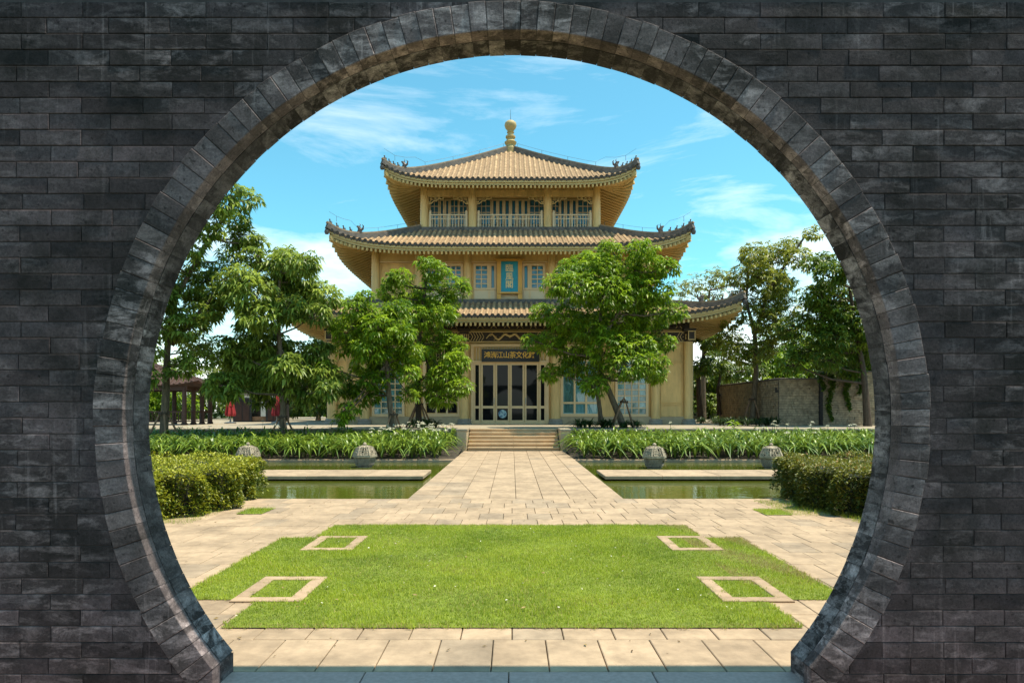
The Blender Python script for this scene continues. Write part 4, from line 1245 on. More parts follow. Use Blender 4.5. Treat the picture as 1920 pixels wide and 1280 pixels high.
def crown_mesh(name, blobs, Y, depth, m, leaf=0.24, wfrac=0.36, dens=1.0, droop=0.4, whorl=7, flat=0.75, rs=0.92):
    """blobs: (px, py, rpx) at depth Y. Leaves sit in whorls at twig ends through the blob, thicker towards its skin"""
    Cs, Ds, Ls, Ts = [], [], [], []
    cents = []
    for (bx, by, br) in blobs:
        yy = Y + random.uniform(-depth, depth)
        r = br * Y / FPX * rs
        c = np.array([PX(bx, Y), yy, PZ(by, Y)])
        cents.append((c, r))
        n = max(6, int(dens * 62 * (r / 0.8) ** 2))
        d = rng.normal(size=(n, 3)); d /= np.linalg.norm(d, axis=1, keepdims=True)
        rad = r * rng.uniform(0.35, 1.08, n) ** 0.6
        Q = c + d * rad[:, None] * np.array([1, 1.0, flat])
        ctone = rng.uniform(0.0, 0.25)
        for q in range(n):
            k = whorl + random.randint(-2, 2)
            a0 = random.uniform(0, 6.28)
            th = a0 + np.arange(k) * 2 * np.pi / k + rng.uniform(-0.3, 0.3, k)
            el = rng.uniform(-0.75, 0.35, k)
            dd = np.stack([np.cos(th) * np.cos(el), np.sin(th) * np.cos(el), np.sin(el)], 1) + d[q] * 0.45
            dd /= np.linalg.norm(dd, axis=1, keepdims=True)
            Cs.append(np.repeat(Q[q][None], k, 0) + dd * 0.02); Ds.append(dd)
            Ls.append(leaf * rng.uniform(0.6, 1.25, k))
            young = 0.45 if random.random() < 0.22 else 0.0
            Ts.append(np.clip(rng.uniform(0.08, 0.62, k) + ctone + young - 0.08, 0, 1))
    C = np.concatenate(Cs); D = np.concatenate(Ds); L = np.concatenate(Ls); T = np.concatenate(Ts)
    V, F, T5 = leaves(C, D, L, L * wfrac * rng.uniform(0.8, 1.2, len(L)), T, droop)
    return arr_mesh(name, V, F, m, T5), cents

def tree(name, label, base_px, Y, zb, trunk, blobs, m, bark='bark', r0=0.14, depth=1.2, group=None, extra=(), **kw):
    """trunk: list of (px, py) above the base. Every limb runs from the trunk to a clump of the crown"""
    x0 = PX(base_px, Y)
    t = thing(name, label, 'tree', (x0, Y, zb), group)
    me, cents = crown_mesh('crown', blobs, Y, depth, m, **kw)
    me.transform(Matrix.Translation((-x0, -Y, -zb)))
    link('crown', me, t)
    T = [Vector((x0, Y, zb - 0.15))] + [Vector((PX(a, Y), Y + random.uniform(-0.15, 0.15), PZ(b, Y))) for a, b in trunk]
    tops = []
    mb = MB()
    def spine(pts, ra, rb):
        # smoothed and slightly crooked
        out = []; n = len(pts)
        for i in range(n - 1):
            for q in range(4):
                u = q / 4
                out.append(pts[i].lerp(pts[i+1], u) + Vector((random.uniform(-1, 1), random.uniform(-1, 1), 0)) * 0.02 * (1 if (i or q) else 0))
        out.append(pts[-1])
        rad = [ra + (rb - ra) * (i / (len(out) - 1)) ** 0.8 for i in range(len(out))]
        rad[0] *= 1.25
        mb.tube(out, rad, 9)
        return out
    sp_ = spine(T, r0, r0 * 0.32)
    mb.v = [(v[0] - x0, v[1] - Y, v[2] - zb) for v in mb.v]
    mb.build('trunk', M[bark], t, True)
    for e in extra:
        mb = MB()
        sp_ += spine([Vector((PX(a, Y), Y + 0.1, PZ(b, Y))) for a, b in e], r0 * 0.7, r0 * 0.25)
        mb.v = [(v[0] - x0, v[1] - Y, v[2] - zb) for v in mb.v]
        mb.build('limb', M[bark], t, True)
    lowz = min(c[2] for c, r in cents)
    for c, r in cents:
        c = Vector(c)
        cand = [s for s in sp_ if s.z < c.z - 0.1 and s.z > zb + (sp_[-1].z - zb) * 0.25] or [sp_[len(sp_) // 2]]
        s = min(cand, key=lambda q: (q - c).length + 0.35 * abs((c.z - q.z) - (Vector((c.x, c.y)) - Vector((q.x, q.y))).length * 0.6))
        dl = (c - s).length
        k1 = s.lerp(c, 0.45) + Vector((random.uniform(-.1, .1), random.uniform(-.1, .1), -0.06 * dl))
        rr = min(r0 * 0.42, 0.012 + 0.016 * dl)
        br = MB()
        br.tube([s, k1, c], [rr, rr * 0.7, rr * 0.3], 6)
        for q in range(6):
            e = c + Vector((random.gauss(0, 1), random.gauss(0, 1), random.gauss(0.1, 0.7))).normalized() * r * random.uniform(0.6, 0.95)
            br.tube([c.lerp(k1, random.uniform(0, 0.5)), c.lerp(e, 0.6), e], [rr * 0.4, rr * 0.3, 0.004], 4)
        br.v = [(v[0] - x0, v[1] - Y, v[2] - zb) for v in br.v]
        br.build('branch', M[bark], t, True, fix=False)
    return t

def brace(px, Y, zb, h, label, spread=0.75):
    """three or four poles tied round a trunk"""
    x0 = PX(px, Y)
    t = thing('tree_brace', label, 'tree brace', (x0, Y, zb), 'pole braces tied round the trees')
    for k in range(4):
        a = R(40 + 90 * k + random.uniform(-15, 15))
        b = MB().tube([(math.cos(a) * spread, math.sin(a) * spread, -0.1), (math.cos(a) * 0.12, math.sin(a) * 0.12, h), (-math.cos(a) * 0.02 , -math.sin(a) * 0.02, h + 0.14)], [0.042, 0.035, 0.03], 7)
        b.build('pole', M['stake'], t, True)
    b = MB()
    for q in range(10):
        a, c = 2*math.pi*q/10, 2*math.pi*(q+1)/10
        b.bar((0.17*math.cos(a), 0.17*math.sin(a), h - 0.04), (0.17*math.cos(c), 0.17*math.sin(c), h - 0.02), 0.03, 0.09)
    b.build('tie', M['bark_d'], t)
    return t

A_BLOBS = [(762,628,28),(768,660,26),(748,578,24),(770,700,22),(760,740,18),(625,690,14),(690,560,16),(630,600,14),(655,785,12),(674,582,30),(709,594,40),(650,616,35),(684,635,40),(734,647,40),(674,679,35),(715,685,35),(643,720,30),(680,735,35),(662,768,22),(755,680,26),(640,650,22),(720,620,34),(745,610,28),(700,660,34),(705,715,26)]
B_BLOBS = [(799,494,18),(821,513,28),(852,533,30),(755,522,26),(732,545,26),(805,550,38),(774,568,38),(838,570,26),(830,592,30),(815,632,34),(830,663,38),(858,680,26),(837,704,36),(865,725,24),(830,744,26),(790,725,28),(850,640,24),(790,600,32),(735,525,16),(790,660,24)]
C_BLOBS = [(1102,482,32),(1140,474,26),(1199,474,28),(1218,494,34),(1250,504,22),(1071,506,28),(1115,512,42),(1165,518,46),(1043,537,28),(1081,547,40),(1134,556,46),(1190,548,44),(1230,548,34),(1018,578,24),(1065,591,40),(1118,604,44),(1174,591,46),(1227,587,38),(1268,582,22),(1000,636,20),(1034,637,32),(1081,645,40),(1134,654,42),(1184,648,40),(1221,640,34),(1260,638,22),(1034,695,22),(1071,685,28),(1115,700,34),(1165,689,36),(1213,681,32),(1237,698,22),(1109,724,24),(1100,620,30)]
D_BLOBS = [(470,480,22),(515,470,20),(560,520,28),(520,540,30),(600,590,22),(460,600,28),(420,650,24),(515,700,28),(590,655,24),(625,730,20),(575,740,22),(415,720,22),(470,750,20),(505,640,28),(537,492,36),(585,503,26),(605,552,30),(495,508,36),(543,548,40),(490,558,40),(459,531,32),(506,600,36),(553,581,32),(464,665,38),(433,686,36),(490,644,34),(443,723,32),(485,717,32),(553,691,32),(585,696,34),(614,707,30),(543,723,26),(574,655,28),(440,640,26),(520,665,28)]
E_BLOBS = [(400,412,24),(428,402,22),(452,405,18),(360,500,26),(305,470,34),(345,440,24),(385,590,26),(340,690,24),(300,705,22),(420,440,20),(280,640,34),(325,400,22),(300,610,28),(260,470,34),(443,361,24),(459,377,18),(417,390,18),(438,429,26),(401,437,22),(459,440,18),(380,471,24),(417,468,20),(338,529,34),(375,540,36),(312,560,32),(396,503,28),(354,571,34),(323,607,34),(365,618,30),(396,555,26),(307,655,26),(370,670,26),(401,667,20),(291,513,36),(270,580,40),(250,540,40),(340,640,24),(330,480,24)]
F_BLOBS = [(1410,520,22),(1480,530,22),(1420,580,24),(1470,610,22),(1514,440,17),(1488,454,20),(1460,472,26),(1427,472,26),(1402,486,25),(1446,503,30),(1393,522,27),(1479,491,22),(1427,541,32),(1465,536,27),(1393,559,25),(1446,573,29),(1371,597,25),(1474,578,22),(1381,634,27),(1399,662,27),(1367,662,25),(1451,625,25),(1418,606,27),(1437,650,25)]
G_BLOBS = [(1272,542,20),(1300,531,23),(1330,521,25),(1360,516,25),(1345,543,25),(1310,555,20),(1285,562,16),(1380,530,22)]
H_BLOBS = [(1559,482,26),(1530,491,20),(1587,508,36),(1540,522,33),(1568,545,40),(1521,555,30),(1601,555,40),(1540,592,40),(1582,597,43),(1502,606,30),(1625,611,42),(1549,634,38),(1507,653,30),(1596,644,40),(1484,681,24),(1540,675,30),(1601,688,28),(1640,560,40),(1650,650,40)]
I_BLOBS = [(1320,640,28),(1360,640,30),(1340,678,30),(1375,690,28),(1310,688,23),(1395,718,18),(1330,610,22),(1420,690,24)]
J_BLOBS = [(600,652,26),(580,690,32),(622,700,30),(570,740,32),(610,755,30),(555,700,26),(640,660,20),(540,760,26)]

tree('broadleaf_tree', 'bushy bright green young tree braced with poles, left of the steps', 738, 27.5, 0.25, [(727, 710), (724, 654), (715, 600)], A_BLOBS, M['leafA'], r0=0.14, depth=1.2, leaf=0.22, dens=2.1, flat=0.68, rs=0.96)
tree('broadleaf_tree', 'taller slim green tree reaching the plaque, just left of the entrance doors', 786, 30.0, 0.75, [(782, 679), (790, 610), (800, 520)], B_BLOBS, M['leafA'], 'bark_d', r0=0.15, depth=1.2, leaf=0.22, dens=2.1, flat=0.68, rs=0.96)
tree('broadleaf_tree', 'large dense bright green tree hiding the right part of the pavilion front', 1172, 29.7, 0.80, [(1150, 750), (1128, 700), (1124, 640), (1130, 540)], C_BLOBS, M['leafA'], r0=0.17, depth=1.3, leaf=0.225, dens=2.1, flat=0.72, rs=1.0, extra=[[(1128, 790), (1122, 740), (1128, 690)], [(1124, 640), (1170, 570), (1205, 490)]])
tree('broadleaf_tree', 'pale-leaved spreading tree by the red parasols, left of the pavilion', 529, 26.5, 0.25, [(531, 740), (526, 650), (520, 560), (530, 500)], D_BLOBS, M['leafB'], r0=0.15, depth=1.3, leaf=0.28, dens=1.7, rs=1.06, droop=0.5)
tree('broadleaf_tree', 'tall open tree in front of the timber gazebo at the arch edge', 306, 26.0, 0.25, [(308, 730), (318, 644), (325, 560), (380, 470), (440, 375)], E_BLOBS, M['leafB'], r0=0.17, depth=1.4, leaf=0.26, dens=1.6, rs=1.10, extra=[[(318, 644), (360, 602), (395, 555)]])
tree('broadleaf_tree', 'sparse tree with visible limbs standing before the stone wall', 1410, 37.0, 0.7, [(1418, 700), (1416, 625), (1440, 550), (1470, 500), (1508, 444)], F_BLOBS, M['leafD'], r0=0.17, depth=1.5, leaf=0.25, dens=1.15, rs=1.12, extra=[[(1416, 625), (1400, 560), (1405, 490)]])
tree('broadleaf_tree', 'flat-topped feathery tree seen over the lowest roof corner', 1318, 56.0, 0.5, [(1318, 690), (1322, 610), (1330, 545)], G_BLOBS, M['leafD'], r0=0.25, depth=2.0, leaf=0.30, dens=0.42)
tree('broadleaf_tree', 'dense dark tree rising over the stone wall, right-hand side', 1627, 32.5, 0.6, [(1622, 719), (1610, 640), (1590, 540)], H_BLOBS, M['leafC'], 'bark_d', r0=0.2, depth=1.6, leaf=0.27, dens=1.5)
tree('broadleaf_tree', 'low shady tree with two trunks beside the corner column', 1314, 44.0, 0.7, [(1310, 710), (1325, 650)], I_BLOBS, M['leafC'], 'bark_d', r0=0.22, depth=1.6, leaf=0.32, dens=1.0, extra=[[(1350, 778), (1346, 730), (1360, 660)]])
tree('broadleaf_tree', 'bright round tree far behind, between the pavilion and the parasols', 596, 50.0, 0.6, [(598, 730), (600, 680)], J_BLOBS, M['leafC'], r0=0.2, depth=1.8, leaf=0.36, dens=0.65)
for px, Y, zb, h, lb in ((738, 27.5, 0.28, 1.15, 'four wooden poles propping the bushy tree left of the steps'),
                         (786, 30.0, 0.82, 1.05, 'wooden poles propping the slim tree beside the entrance doors'),
                         (1170, 29.7, 0.82, 1.15, 'wooden poles propping the large tree right of the steps'),
                         (530, 26.5, 0.25, 1.1, 'wooden poles propping the pale tree near the red parasols'),
                         (307, 26.0, 0.25, 1.25, 'wooden poles propping the tree before the gazebo'),
                         (1410, 37.0, 0.7, 1.5, 'wooden poles propping the sparse tree by the stone wall')):
    brace(px, Y, zb, h, lb, 0.7)

# trees far behind the garden: one behind the other round the grounds
bgm, bgr = MB(), None
def bg_tree(x, y, h, w, m, label, seed):
    random.seed(seed)
    t = thing('background_tree', label, 'tree', (x, y, 0), 'trees standing behind the garden')
    bl = []
    for k in range(15):
        a = random.uniform(0, 6.28); rr = random.uniform(0.1, 0.75) * w
        bl.append((960 + (rr * math.cos(a)) * FPX / 40, HOR - (h * random.uniform(0.14, 0.88) - EYE) * FPX / 40, w * random.uniform(0.30, 0.45) * FPX / 40))
    me, cents = crown_mesh('crown', bl, 40.0, w * 0.5, m, leaf=0.42, dens=0.36, whorl=6, flat=0.9)
    me.transform(Matrix.Translation((0, -40.0, 0)))
    link('crown', me, t)
    b = MB().tube([(0, 0, -0.4), (0.1, 0, h * 0.25), (0, 0.1, h * 0.7)], [0.28, 0.2, 0.08], 8)
    b.build('trunk', M['bark_d'], t, True)
spots = [(-36, 62, 8, 4.5), (-30, 58, 7.5, 4.2), (-25, 66, 9, 4.8), (-21, 56, 6.2, 3.6), (-16.5, 62, 6.5, 3.8), (-42, 55, 8, 4.5),
         (17, 60, 6.5, 3.8), (21.5, 55, 8.5, 4.2), (26, 60, 9.5, 4.8), (31, 55, 9.5, 4.8), (37, 60, 9, 4.8), (14.8, 66, 6.0, 3.4), (22, 44, 8.2, 3.6), (27, 46, 9, 4.0)]
wh = ['far green tree behind the timber gazebo', 'far green tree between gazebo and kiosk', 'far taller tree over the gazebo roof', 'far low tree behind the dark kiosk', 'far low tree nearest the pavilion on the gazebo side', 'far tree at the very edge beyond the gazebo',
      'far low tree just right of the pavilion corner', 'far tree behind the receding stone wall', 'far tree over the stone wall corner', 'far tall tree behind the stone wall', 'far tree at the very edge beyond the stone wall', 'far small tree glimpsed past the corner column', 'nearer tree over the receding stone wall', 'nearer tall tree over the long stone wall']
for i, ((x, y, h, w), l) in enumerate(zip(spots, wh)): bg_tree(x, y, h, w, M[('leafC', 'leafA', 'leafD')[i % 3]], l, 100 + i)
random.seed(21)
# the far wood beyond the grounds, one green mass
n = 26000
X = rng.uniform(-75, 75, n); top = 5.2 + 1.3 * np.sin(X * 0.35) + 0.9 * np.sin(X * 0.9 + 2) + 0.5 * np.sin(X * 2.3)
Zz = top * rng.uniform(0.0, 1.0, n) ** 0.7
C = np.stack([X, 84 + rng.uniform(-2.5, 2.5, n) - 3.0 * np.sqrt(np.clip(1 - (Zz / top) ** 2, 0, 1)), Zz], 1)
D = rng.normal(size=(n, 3)); D[:, 1] -= 0.5; D /= np.linalg.norm(D, axis=1, keepdims=True)
V, F, T5 = leaves(C, D, rng.uniform(0.6, 1.1, n), rng.uniform(0.35, 0.6, n), np.clip(rng.uniform(0.0, 0.7, n) + 0.15 * np.sin(X * 0.8), 0, 1), 0.3)
o = link('treeline', arr_mesh('treeline', V, F, M['leafC'], T5)); tag(o, 'dense green wood closing the view far behind the garden', 'woods', kind='stuff')

# strap-leaved lilies
def straps(name, pts, m, lmin, lmax, nl, width, label=None, cat=None, kind=None, parent=None, origin=None, upright=0.0):
    Vs, Fs, Ts = [], [], []; base = 0
    SEG = 5
    for (x, y, z) in pts:
        k = nl + random.randint(-3, 3)
        th = rng.uniform(0, 2*np.pi, k); L = rng.uniform(lmin, lmax, k); out_ = rng.uniform(0.25, 0.95, k) * (1 - upright)
        tn = np.clip(rng.uniform(0.05, 0.75, k) + random.uniform(-0.1, 0.2), 0, 1)
        for q in range(k):
            c, s = math.cos(th[q]), math.sin(th[q]); o_ = out_[q]
            V = []
            w = width * random.uniform(0.7, 1.25)
            for e in range(SEG + 1):
                u = e / SEG
                # rise then arch over
                rr = L[q] * (0.12 * u + 0.75 * o_ * u ** 1.7)
                zz = L[q] * (1.05 * u - (0.35 + 0.75 * o_) * u ** 2.3)
                ww_ = w * (0.55 + 0.9 * u) * (1 - u ** 3) + 0.002
                X, Y_, Z_ = x + c * rr, y + s * rr, z + zz
                V.append((X - s * ww_, Y_ + c * ww_, Z_ + ww_ * 0.4)); V.append((X, Y_, Z_)); V.append((X + s * ww_, Y_ - c * ww_, Z_ + ww_ * 0.4))
            Vs.append(V)
            Fs.append(base); base += len(V); Ts.append(tn[q])
    V = np.array(Vs, np.float32).reshape(-1, 3)
    F0 = []
    for e in range(SEG):
        a = e * 3
        F0 += [[a, a+3, a+4, a+1], [a+1, a+4, a+5, a+2]]
    F0 = np.array(F0)
    F = (F0[None] + np.array(Fs)[:, None, None]).reshape(-1, 4)
    if origin is not None: V = V - np.array(origin)
    me = arr_mesh(name, V, F, m, np.repeat(np.array(Ts), 3 * (SEG + 1)))
    o = link(name, me, parent)
    tag(o, label, cat, kind=kind)
    return o
def bedz(y): return 0.0 + max(0, (y - 22.6)) / 5.7 * 0.30
for s, x0, x1, lb in ((-1, -16.2, WX0 - 0.35, 'thick bed of strap-leaved spider lilies left of the steps'), (1, WX1 + 0.35, 16.2, 'thick bed of strap-leaved spider lilies right of the steps')):
    pts = []
    y = 22.66
    while y < 27.6:
        x = x0 + random.uniform(0, 0.3)
        while x < x1:
            pts.append((x + random.uniform(-.12, .12), y + random.uniform(-.15, .15), bedz(y))); x += 0.41
        y += 0.55
    straps('lily_leaves', pts, M['lily'], 0.95, 1.45, 19, 0.030, lb, 'plants', 'stuff')
    # white spidery flowers on stalks
    Cs, Ds = [], []
    st = MB()
    for k in range(52 if s < 0 else 26):
        if s < 0: x = random.uniform(-5.2, -2.3) if k < 42 else random.uniform(-13, -2.5)
        else: x = random.uniform(7.5, 15) if k < 20 else random.uniform(2.5, 15)
        y = random.uniform(23.4, 27.2); z = bedz(y) + random.uniform(0.72, 0.92)
        st.tube([(x, y, bedz(y)), (x + 0.03, y, z)], 0.008, 4)
        kk = 13
        d = rng.normal(size=(kk, 3)); d[:, 2] = np.abs(d[:, 2]) * 0.6; d /= np.linalg.norm(d, axis=1, keepdims=True)
        Cs.append(np.repeat(np.array([[x + 0.03, y, z]]), kk, 0)); Ds.append(d)
    C = np.concatenate(Cs); D = np.concatenate(Ds); n = len(C)
    V, F, T5 = leaves(C, D, rng.uniform(0.09, 0.15, n), rng.uniform(0.014, 0.024, n), rng.uniform(0, 1, n), 0.35)
    o = link('lily_flowers', arr_mesh('lily_flowers', V, F, M['petal'], T5)); tag(o, 'white spidery lily flowers above the bed %s of the steps' % ('left' if s < 0 else 'right'), 'flowers', kind='stuff')
    o = st.build('lily_stalks', M['leafA'], o, fix=False)
# dark strap-leaved clumps round tree feet on the terrace
def clump(px, Y, zb, n, spread, l, label):
    x0 = PX(px, Y)
    t = thing('strap_shrub', label, 'shrub', (x0, Y, zb), 'dark strap-leaved clumps at the tree feet')
    pts = [(x0 + random.gauss(0, spread), Y + random.gauss(0, spread * 0.5), zb) for _ in range(n)]
    straps('foliage', pts, M['lilyd'], l * 0.6, l, 22, 0.022, parent=t, origin=(x0, Y, zb))
    MB().lathe([(spread * 1.3, -0.05), (spread, 0.04), (0.02, 0.08)], (0, 0, 0), 12).build('soil_mound', M['soil'], t)
clump(800, 29.2, TER_Z - 0.05, 14, 0.55, 0.95, 'dark strap-leaved clump at the foot of the slim tree by the doors')
clump(1118, 29.3, TER_Z - 0.05, 12, 0.5, 1.0, 'dark strap-leaved clump at the foot of the big tree right of the steps')
clump(1180, 29.4, TER_Z - 0.05, 8, 0.4, 0.85, 'smaller dark strap-leaved clump right of the big tree trunk')
clump(1405, 33.4, TER_Z - 0.05, 22, 0.85, 1.1, 'broad dark clump before the stone wall corner')
clump(1340, 40.0, TER_Z - 0.05, 20, 1.3, 0.9, 'low green clump near the corner column of the pavilion')
# one upright sprout over the right bed
x0, y0 = PX(1376, 25.5), 25.5
t = thing('young_shrub', 'single taller light green sprout above the lily bed by the lantern', 'shrub', (x0, y0, bedz(y0)))
MB().tube([(0, 0, -0.05), (0.02, 0, 0.95)], [0.02, 0.01], 6).build('stem', M['bark'], t)
n = 34
hh = np.linspace(0.35, 1.0, n); th = np.arange(n) * 2.4
C = np.stack([np.zeros(n) + 0.01, np.zeros(n), hh], 1); D = np.stack([np.cos(th), np.sin(th), rng.uniform(0.1, 0.6, n)], 1); D /= np.linalg.norm(D, axis=1, keepdims=True)
V, F, T5 = leaves(C, D, rng.uniform(0.28, 0.4, n), np.full(n, 0.06), rng.uniform(0.6, 1, n), 0.3)
link('foliage', arr_mesh('foliage', V, F, M['leafA'], T5), t)

# clipped hedges
def hedge(poly, h, m, label, n, seed):
    r_ = np.random.default_rng(seed)
    cx = sum(p[0] for p in poly) / len(poly); cy = sum(p[1] for p in poly) / len(poly)
    t = thing('clipped_hedge', label, 'hedge', (cx, cy, 0), 'clipped hedges either side of the court')
    core = MB()
    pin = [(x + (cx - x) / math.hypot(cx - x, cy - y) * 0.16, y + (cy - y) / math.hypot(cx - x, cy - y) * 0.16) for x, y in poly]
    k = len(pin)
    vs = [(x - cx, y - cy, -0.3) for x, y in pin] + [(x - cx, y - cy, h - 0.09) for x, y in pin]
    core.add(vs, [tuple(range(k, 2*k)), tuple(range(k))[::-1]] + [(i, (i+1) % k, k + (i+1) % k, k + i) for i in range(k)])
    core.build('twigs', M['twig'], t)
    # leaves: on the sides and the top, with an uneven skin
    Cs, Ds, Ts = [], [], []
    per = [math.dist(poly[i], poly[(i+1) % k]) for i in range(k)]
    area_s = [p * h for p in per]; tot = sum(area_s)
    def bump(x, y, z): return 0.07 * np.sin(x * 5.1 + z * 3) + 0.055 * np.sin(y * 7.3 + x * 2.2) + 0.03 * np.sin(z * 13 + x * 9)
    ns = int(n * 0.6)
    for i in range(k):
        p, q = np.array(poly[i]), np.array(poly[(i+1) % k])
        e = q - p; L = np.linalg.norm(e); e /= L
        nn = np.array([e[1], -e[0]])
        if np.dot(nn, (p + q) / 2 - np.array([cx, cy])) < 0: nn = -nn
        if (p + q)[0] / 2 * np.sign(cx) > abs(cx) + 0.8 or nn[1] > 0.8: kk = int(ns * area_s[i] / tot * 0.25)
        else: kk = int(ns * area_s[i] / tot * 2.2)
        u = r_.uniform(0, L, kk); z = h * r_.uniform(0.0, 1.0, kk) ** 0.85
        off = -r_.exponential(0.045, kk) + 0.03 + bump(u, u, z) - 0.06 * (z / h) ** 6
        xy = p + e * u[:, None] + nn * off[:, None]
        Cs.append(np.stack([xy[:, 0], xy[:, 1], z], 1))
        d = r_.normal(size=(kk, 3)) * 0.7 + np.array([nn[0], nn[1], 0.35]); Ds.append(d)
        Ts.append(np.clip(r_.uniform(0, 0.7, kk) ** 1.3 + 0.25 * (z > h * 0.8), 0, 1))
    kt = n - ns
    xs_ = r_.uniform(min(p[0] for p in poly), max(p[0] for p in poly), kt * 2); ys_ = r_.uniform(min(p[1] for p in poly), max(p[1] for p in poly), kt * 2)
    ins = np.zeros(len(xs_), bool); j = k - 1
    for i in range(k):
        xi, yi = poly[i]; xj, yj = poly[j]
        c = ((yi > ys_) != (yj > ys_)) & (xs_ < (xj - xi) * (ys_ - yi) / (yj - yi + 1e-12) + xi); ins ^= c; j = i
    xs_, ys_ = xs_[ins][:kt], ys_[ins][:kt]; kk = len(xs_)
    z = h - r_.exponential(0.035, kk) + 0.03 + bump(xs_, ys_, 0) * 0.7
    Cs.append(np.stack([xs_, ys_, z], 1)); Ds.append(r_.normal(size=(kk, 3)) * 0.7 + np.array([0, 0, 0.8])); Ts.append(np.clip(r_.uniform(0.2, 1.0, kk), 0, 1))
    C = np.concatenate(Cs) - np.array([cx, cy, 0]); D = np.concatenate(Ds); D /= np.linalg.norm(D, axis=1, keepdims=True); T = np.concatenate(Ts)
    L = r_.uniform(0.035, 0.075, len(C))
    V, F, T5 = leaves(C, D, L, L * 0.5, T, 0.15)
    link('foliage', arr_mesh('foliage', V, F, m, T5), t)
    return t
hedge([(-4.55, 10.95), (-4.72, 12.0), (-4.98, 13.4), (-9.2, 13.4), (-9.2, 9.3), (-5.3, 9.55), (-4.88, 10.2)], 0.67, M['hedge'], 'bright yellow-green clipped hedge left of the court', 34000, 1)
hedge([(4.78, 10.95), (4.95, 12.0), (5.25, 13.4), (9.4, 13.4), (9.4, 9.3), (5.45, 9.55), (5.08, 10.2)], 0.68, M['hedge_r'], 'darker reddish-green clipped hedge right of the court', 34000, 2)
blades('grass', [(4.25, 5.6, 10.3, 12.0), (4.9, 6.5, 9.2, 10.3)], 2600, 0.03, 0.09, M['grass'], -0.01, (), None, 'rough grass fringe at the foot of the right hedge')
blades('grass', [(-5.4, -4.55, 9.6, 11.6)], 1500, 0.03, 0.08, M['grass'], -0.01, (), None, 'rough grass fringe at the foot of the left hedge')

# ================================================================== OBJECTS
# stone lanterns standing in the pond
def lantern(x, y, label):
    t = thing('stone_lantern', label, 'lantern', (x, y, -0.12), 'carved stone lanterns in the pond')
    t.scale = (0.9, 0.9, 0.92); a0 = R(45 + 22)
    MB().lathe([(0.24, -0.25), (0.24, 0.03), (0.30, 0.05), (0.36, 0.30), (0.385, 0.32)], (0, 0, 0), 6, 0, a0).build('lower_bowl', M['lantern_shade'], t)
    MB().lathe([(0.40, 0.322), (0.41, 0.335), (0.41, 0.375), (0.395, 0.385)], (0, 0, 0), 6, 0, a0).build('rim', M['lantern'], t)
    prof = [(0.385, 0.386), (0.352, 0.46), (0.315, 0.54), (0.275, 0.625), (0.18, 0.66), (0.09, 0.685)]
    MB().lathe([(r - 0.045, z) for r, z in prof], (0, 0, 0), 6, 0, a0).build('shade_core', M['shade_core'], t)  # solid core, near-black to paint the shade inside the dome
    # pierced dome: irregular network of stone ribs
    b = MB(); rr = random.Random(int(x * 100))
    NU, rows_ = 24, len(prof)
    def pt(j, i, jit=1):
        r, z = prof[j]
        seg = i / NU * 6; k = int(seg) % 6; f = seg - int(seg)
        A = (math.cos(a0 + k * math.pi/3), math.sin(a0 + k * math.pi/3)); B = (math.cos(a0 + (k+1) * math.pi/3), math.sin(a0 + (k+1) * math.pi/3))
        return (r * (A[0] + (B[0]-A[0]) * f), r * (A[1] + (B[1]-A[1]) * f), z)
    G_ = {}
    for j in range(rows_):
        for i in range(NU):
            jj = rr.uniform(-0.35, 0.35) if i % 4 else 0
            p = pt(j, (i + jj) % NU); G_[j, i] = (p[0], p[1], p[2] + (rr.uniform(-0.018, 0.018) if 0 < j < rows_ - 1 else 0))
    for j in range(rows_):
        for i in range(NU):
            b.bar(G_[j, i], G_[j, (i+1) % NU], 0.045, 0.036 if 0 < j < rows_ - 1 else 0.04)
            if j < rows_ - 1:
                b.bar(G_[j, i], G_[j+1, i], 0.045, 0.05 if i % 4 == 0 else 0.034)
                if rr.random() < 0.55: b.bar(G_[j, i], G_[j+1, (i+1) % NU], 0.026, 0.024)
    b.build('pierced_dome', M['lantern'], t)
    MB().lathe([(0.14, 0.675), (0.12, 0.70), (0.05, 0.705), (0.04, 0.72), (0.065, 0.745), (0.06, 0.77), (0.03, 0.80), (0.005, 0.81)], (0, 0, 0), 10).build('knob', M['lantern'], t, True)
    # carved relief on the bowl
    b = MB()
    for k in range(6):
        for q in range(5):
            f0, f1 = q / 5, (q + 1) / 5
            def bp(f, h_):
                r = 0.30 + (0.36 - 0.30) * h_
                A = (math.cos(a0 + k*math.pi/3), math.sin(a0 + k*math.pi/3)); B = (math.cos(a0 + (k+1)*math.pi/3), math.sin(a0 + (k+1)*math.pi/3))
                return (1.01 * r * (A[0]+(B[0]-A[0])*f), 1.01 * r * (A[1]+(B[1]-A[1])*f), 0.05 + 0.25 * h_)
            b.bar(bp(f0, 0.15), bp(f1, 0.5), 0.012, 0.018); b.bar(bp(f0, 0.85), bp(f1, 0.5), 0.012, 0.018)
    b.build('bowl_relief', M['lantern_shade'], t)
lantern(PX(684, 20.6), 20.6, 'pierced stone lantern in the pond just left of the walkway')
lantern(PX(465, 20.6), 20.6, 'pierced stone lantern half hidden behind the bright left hedge')
lantern(PX(1227, 20.2), 20.2, 'pierced stone lantern in the pond just right of the walkway')
lantern(PX(1446, 20.2), 20.2, 'pierced stone lantern touching the dark right hedge')

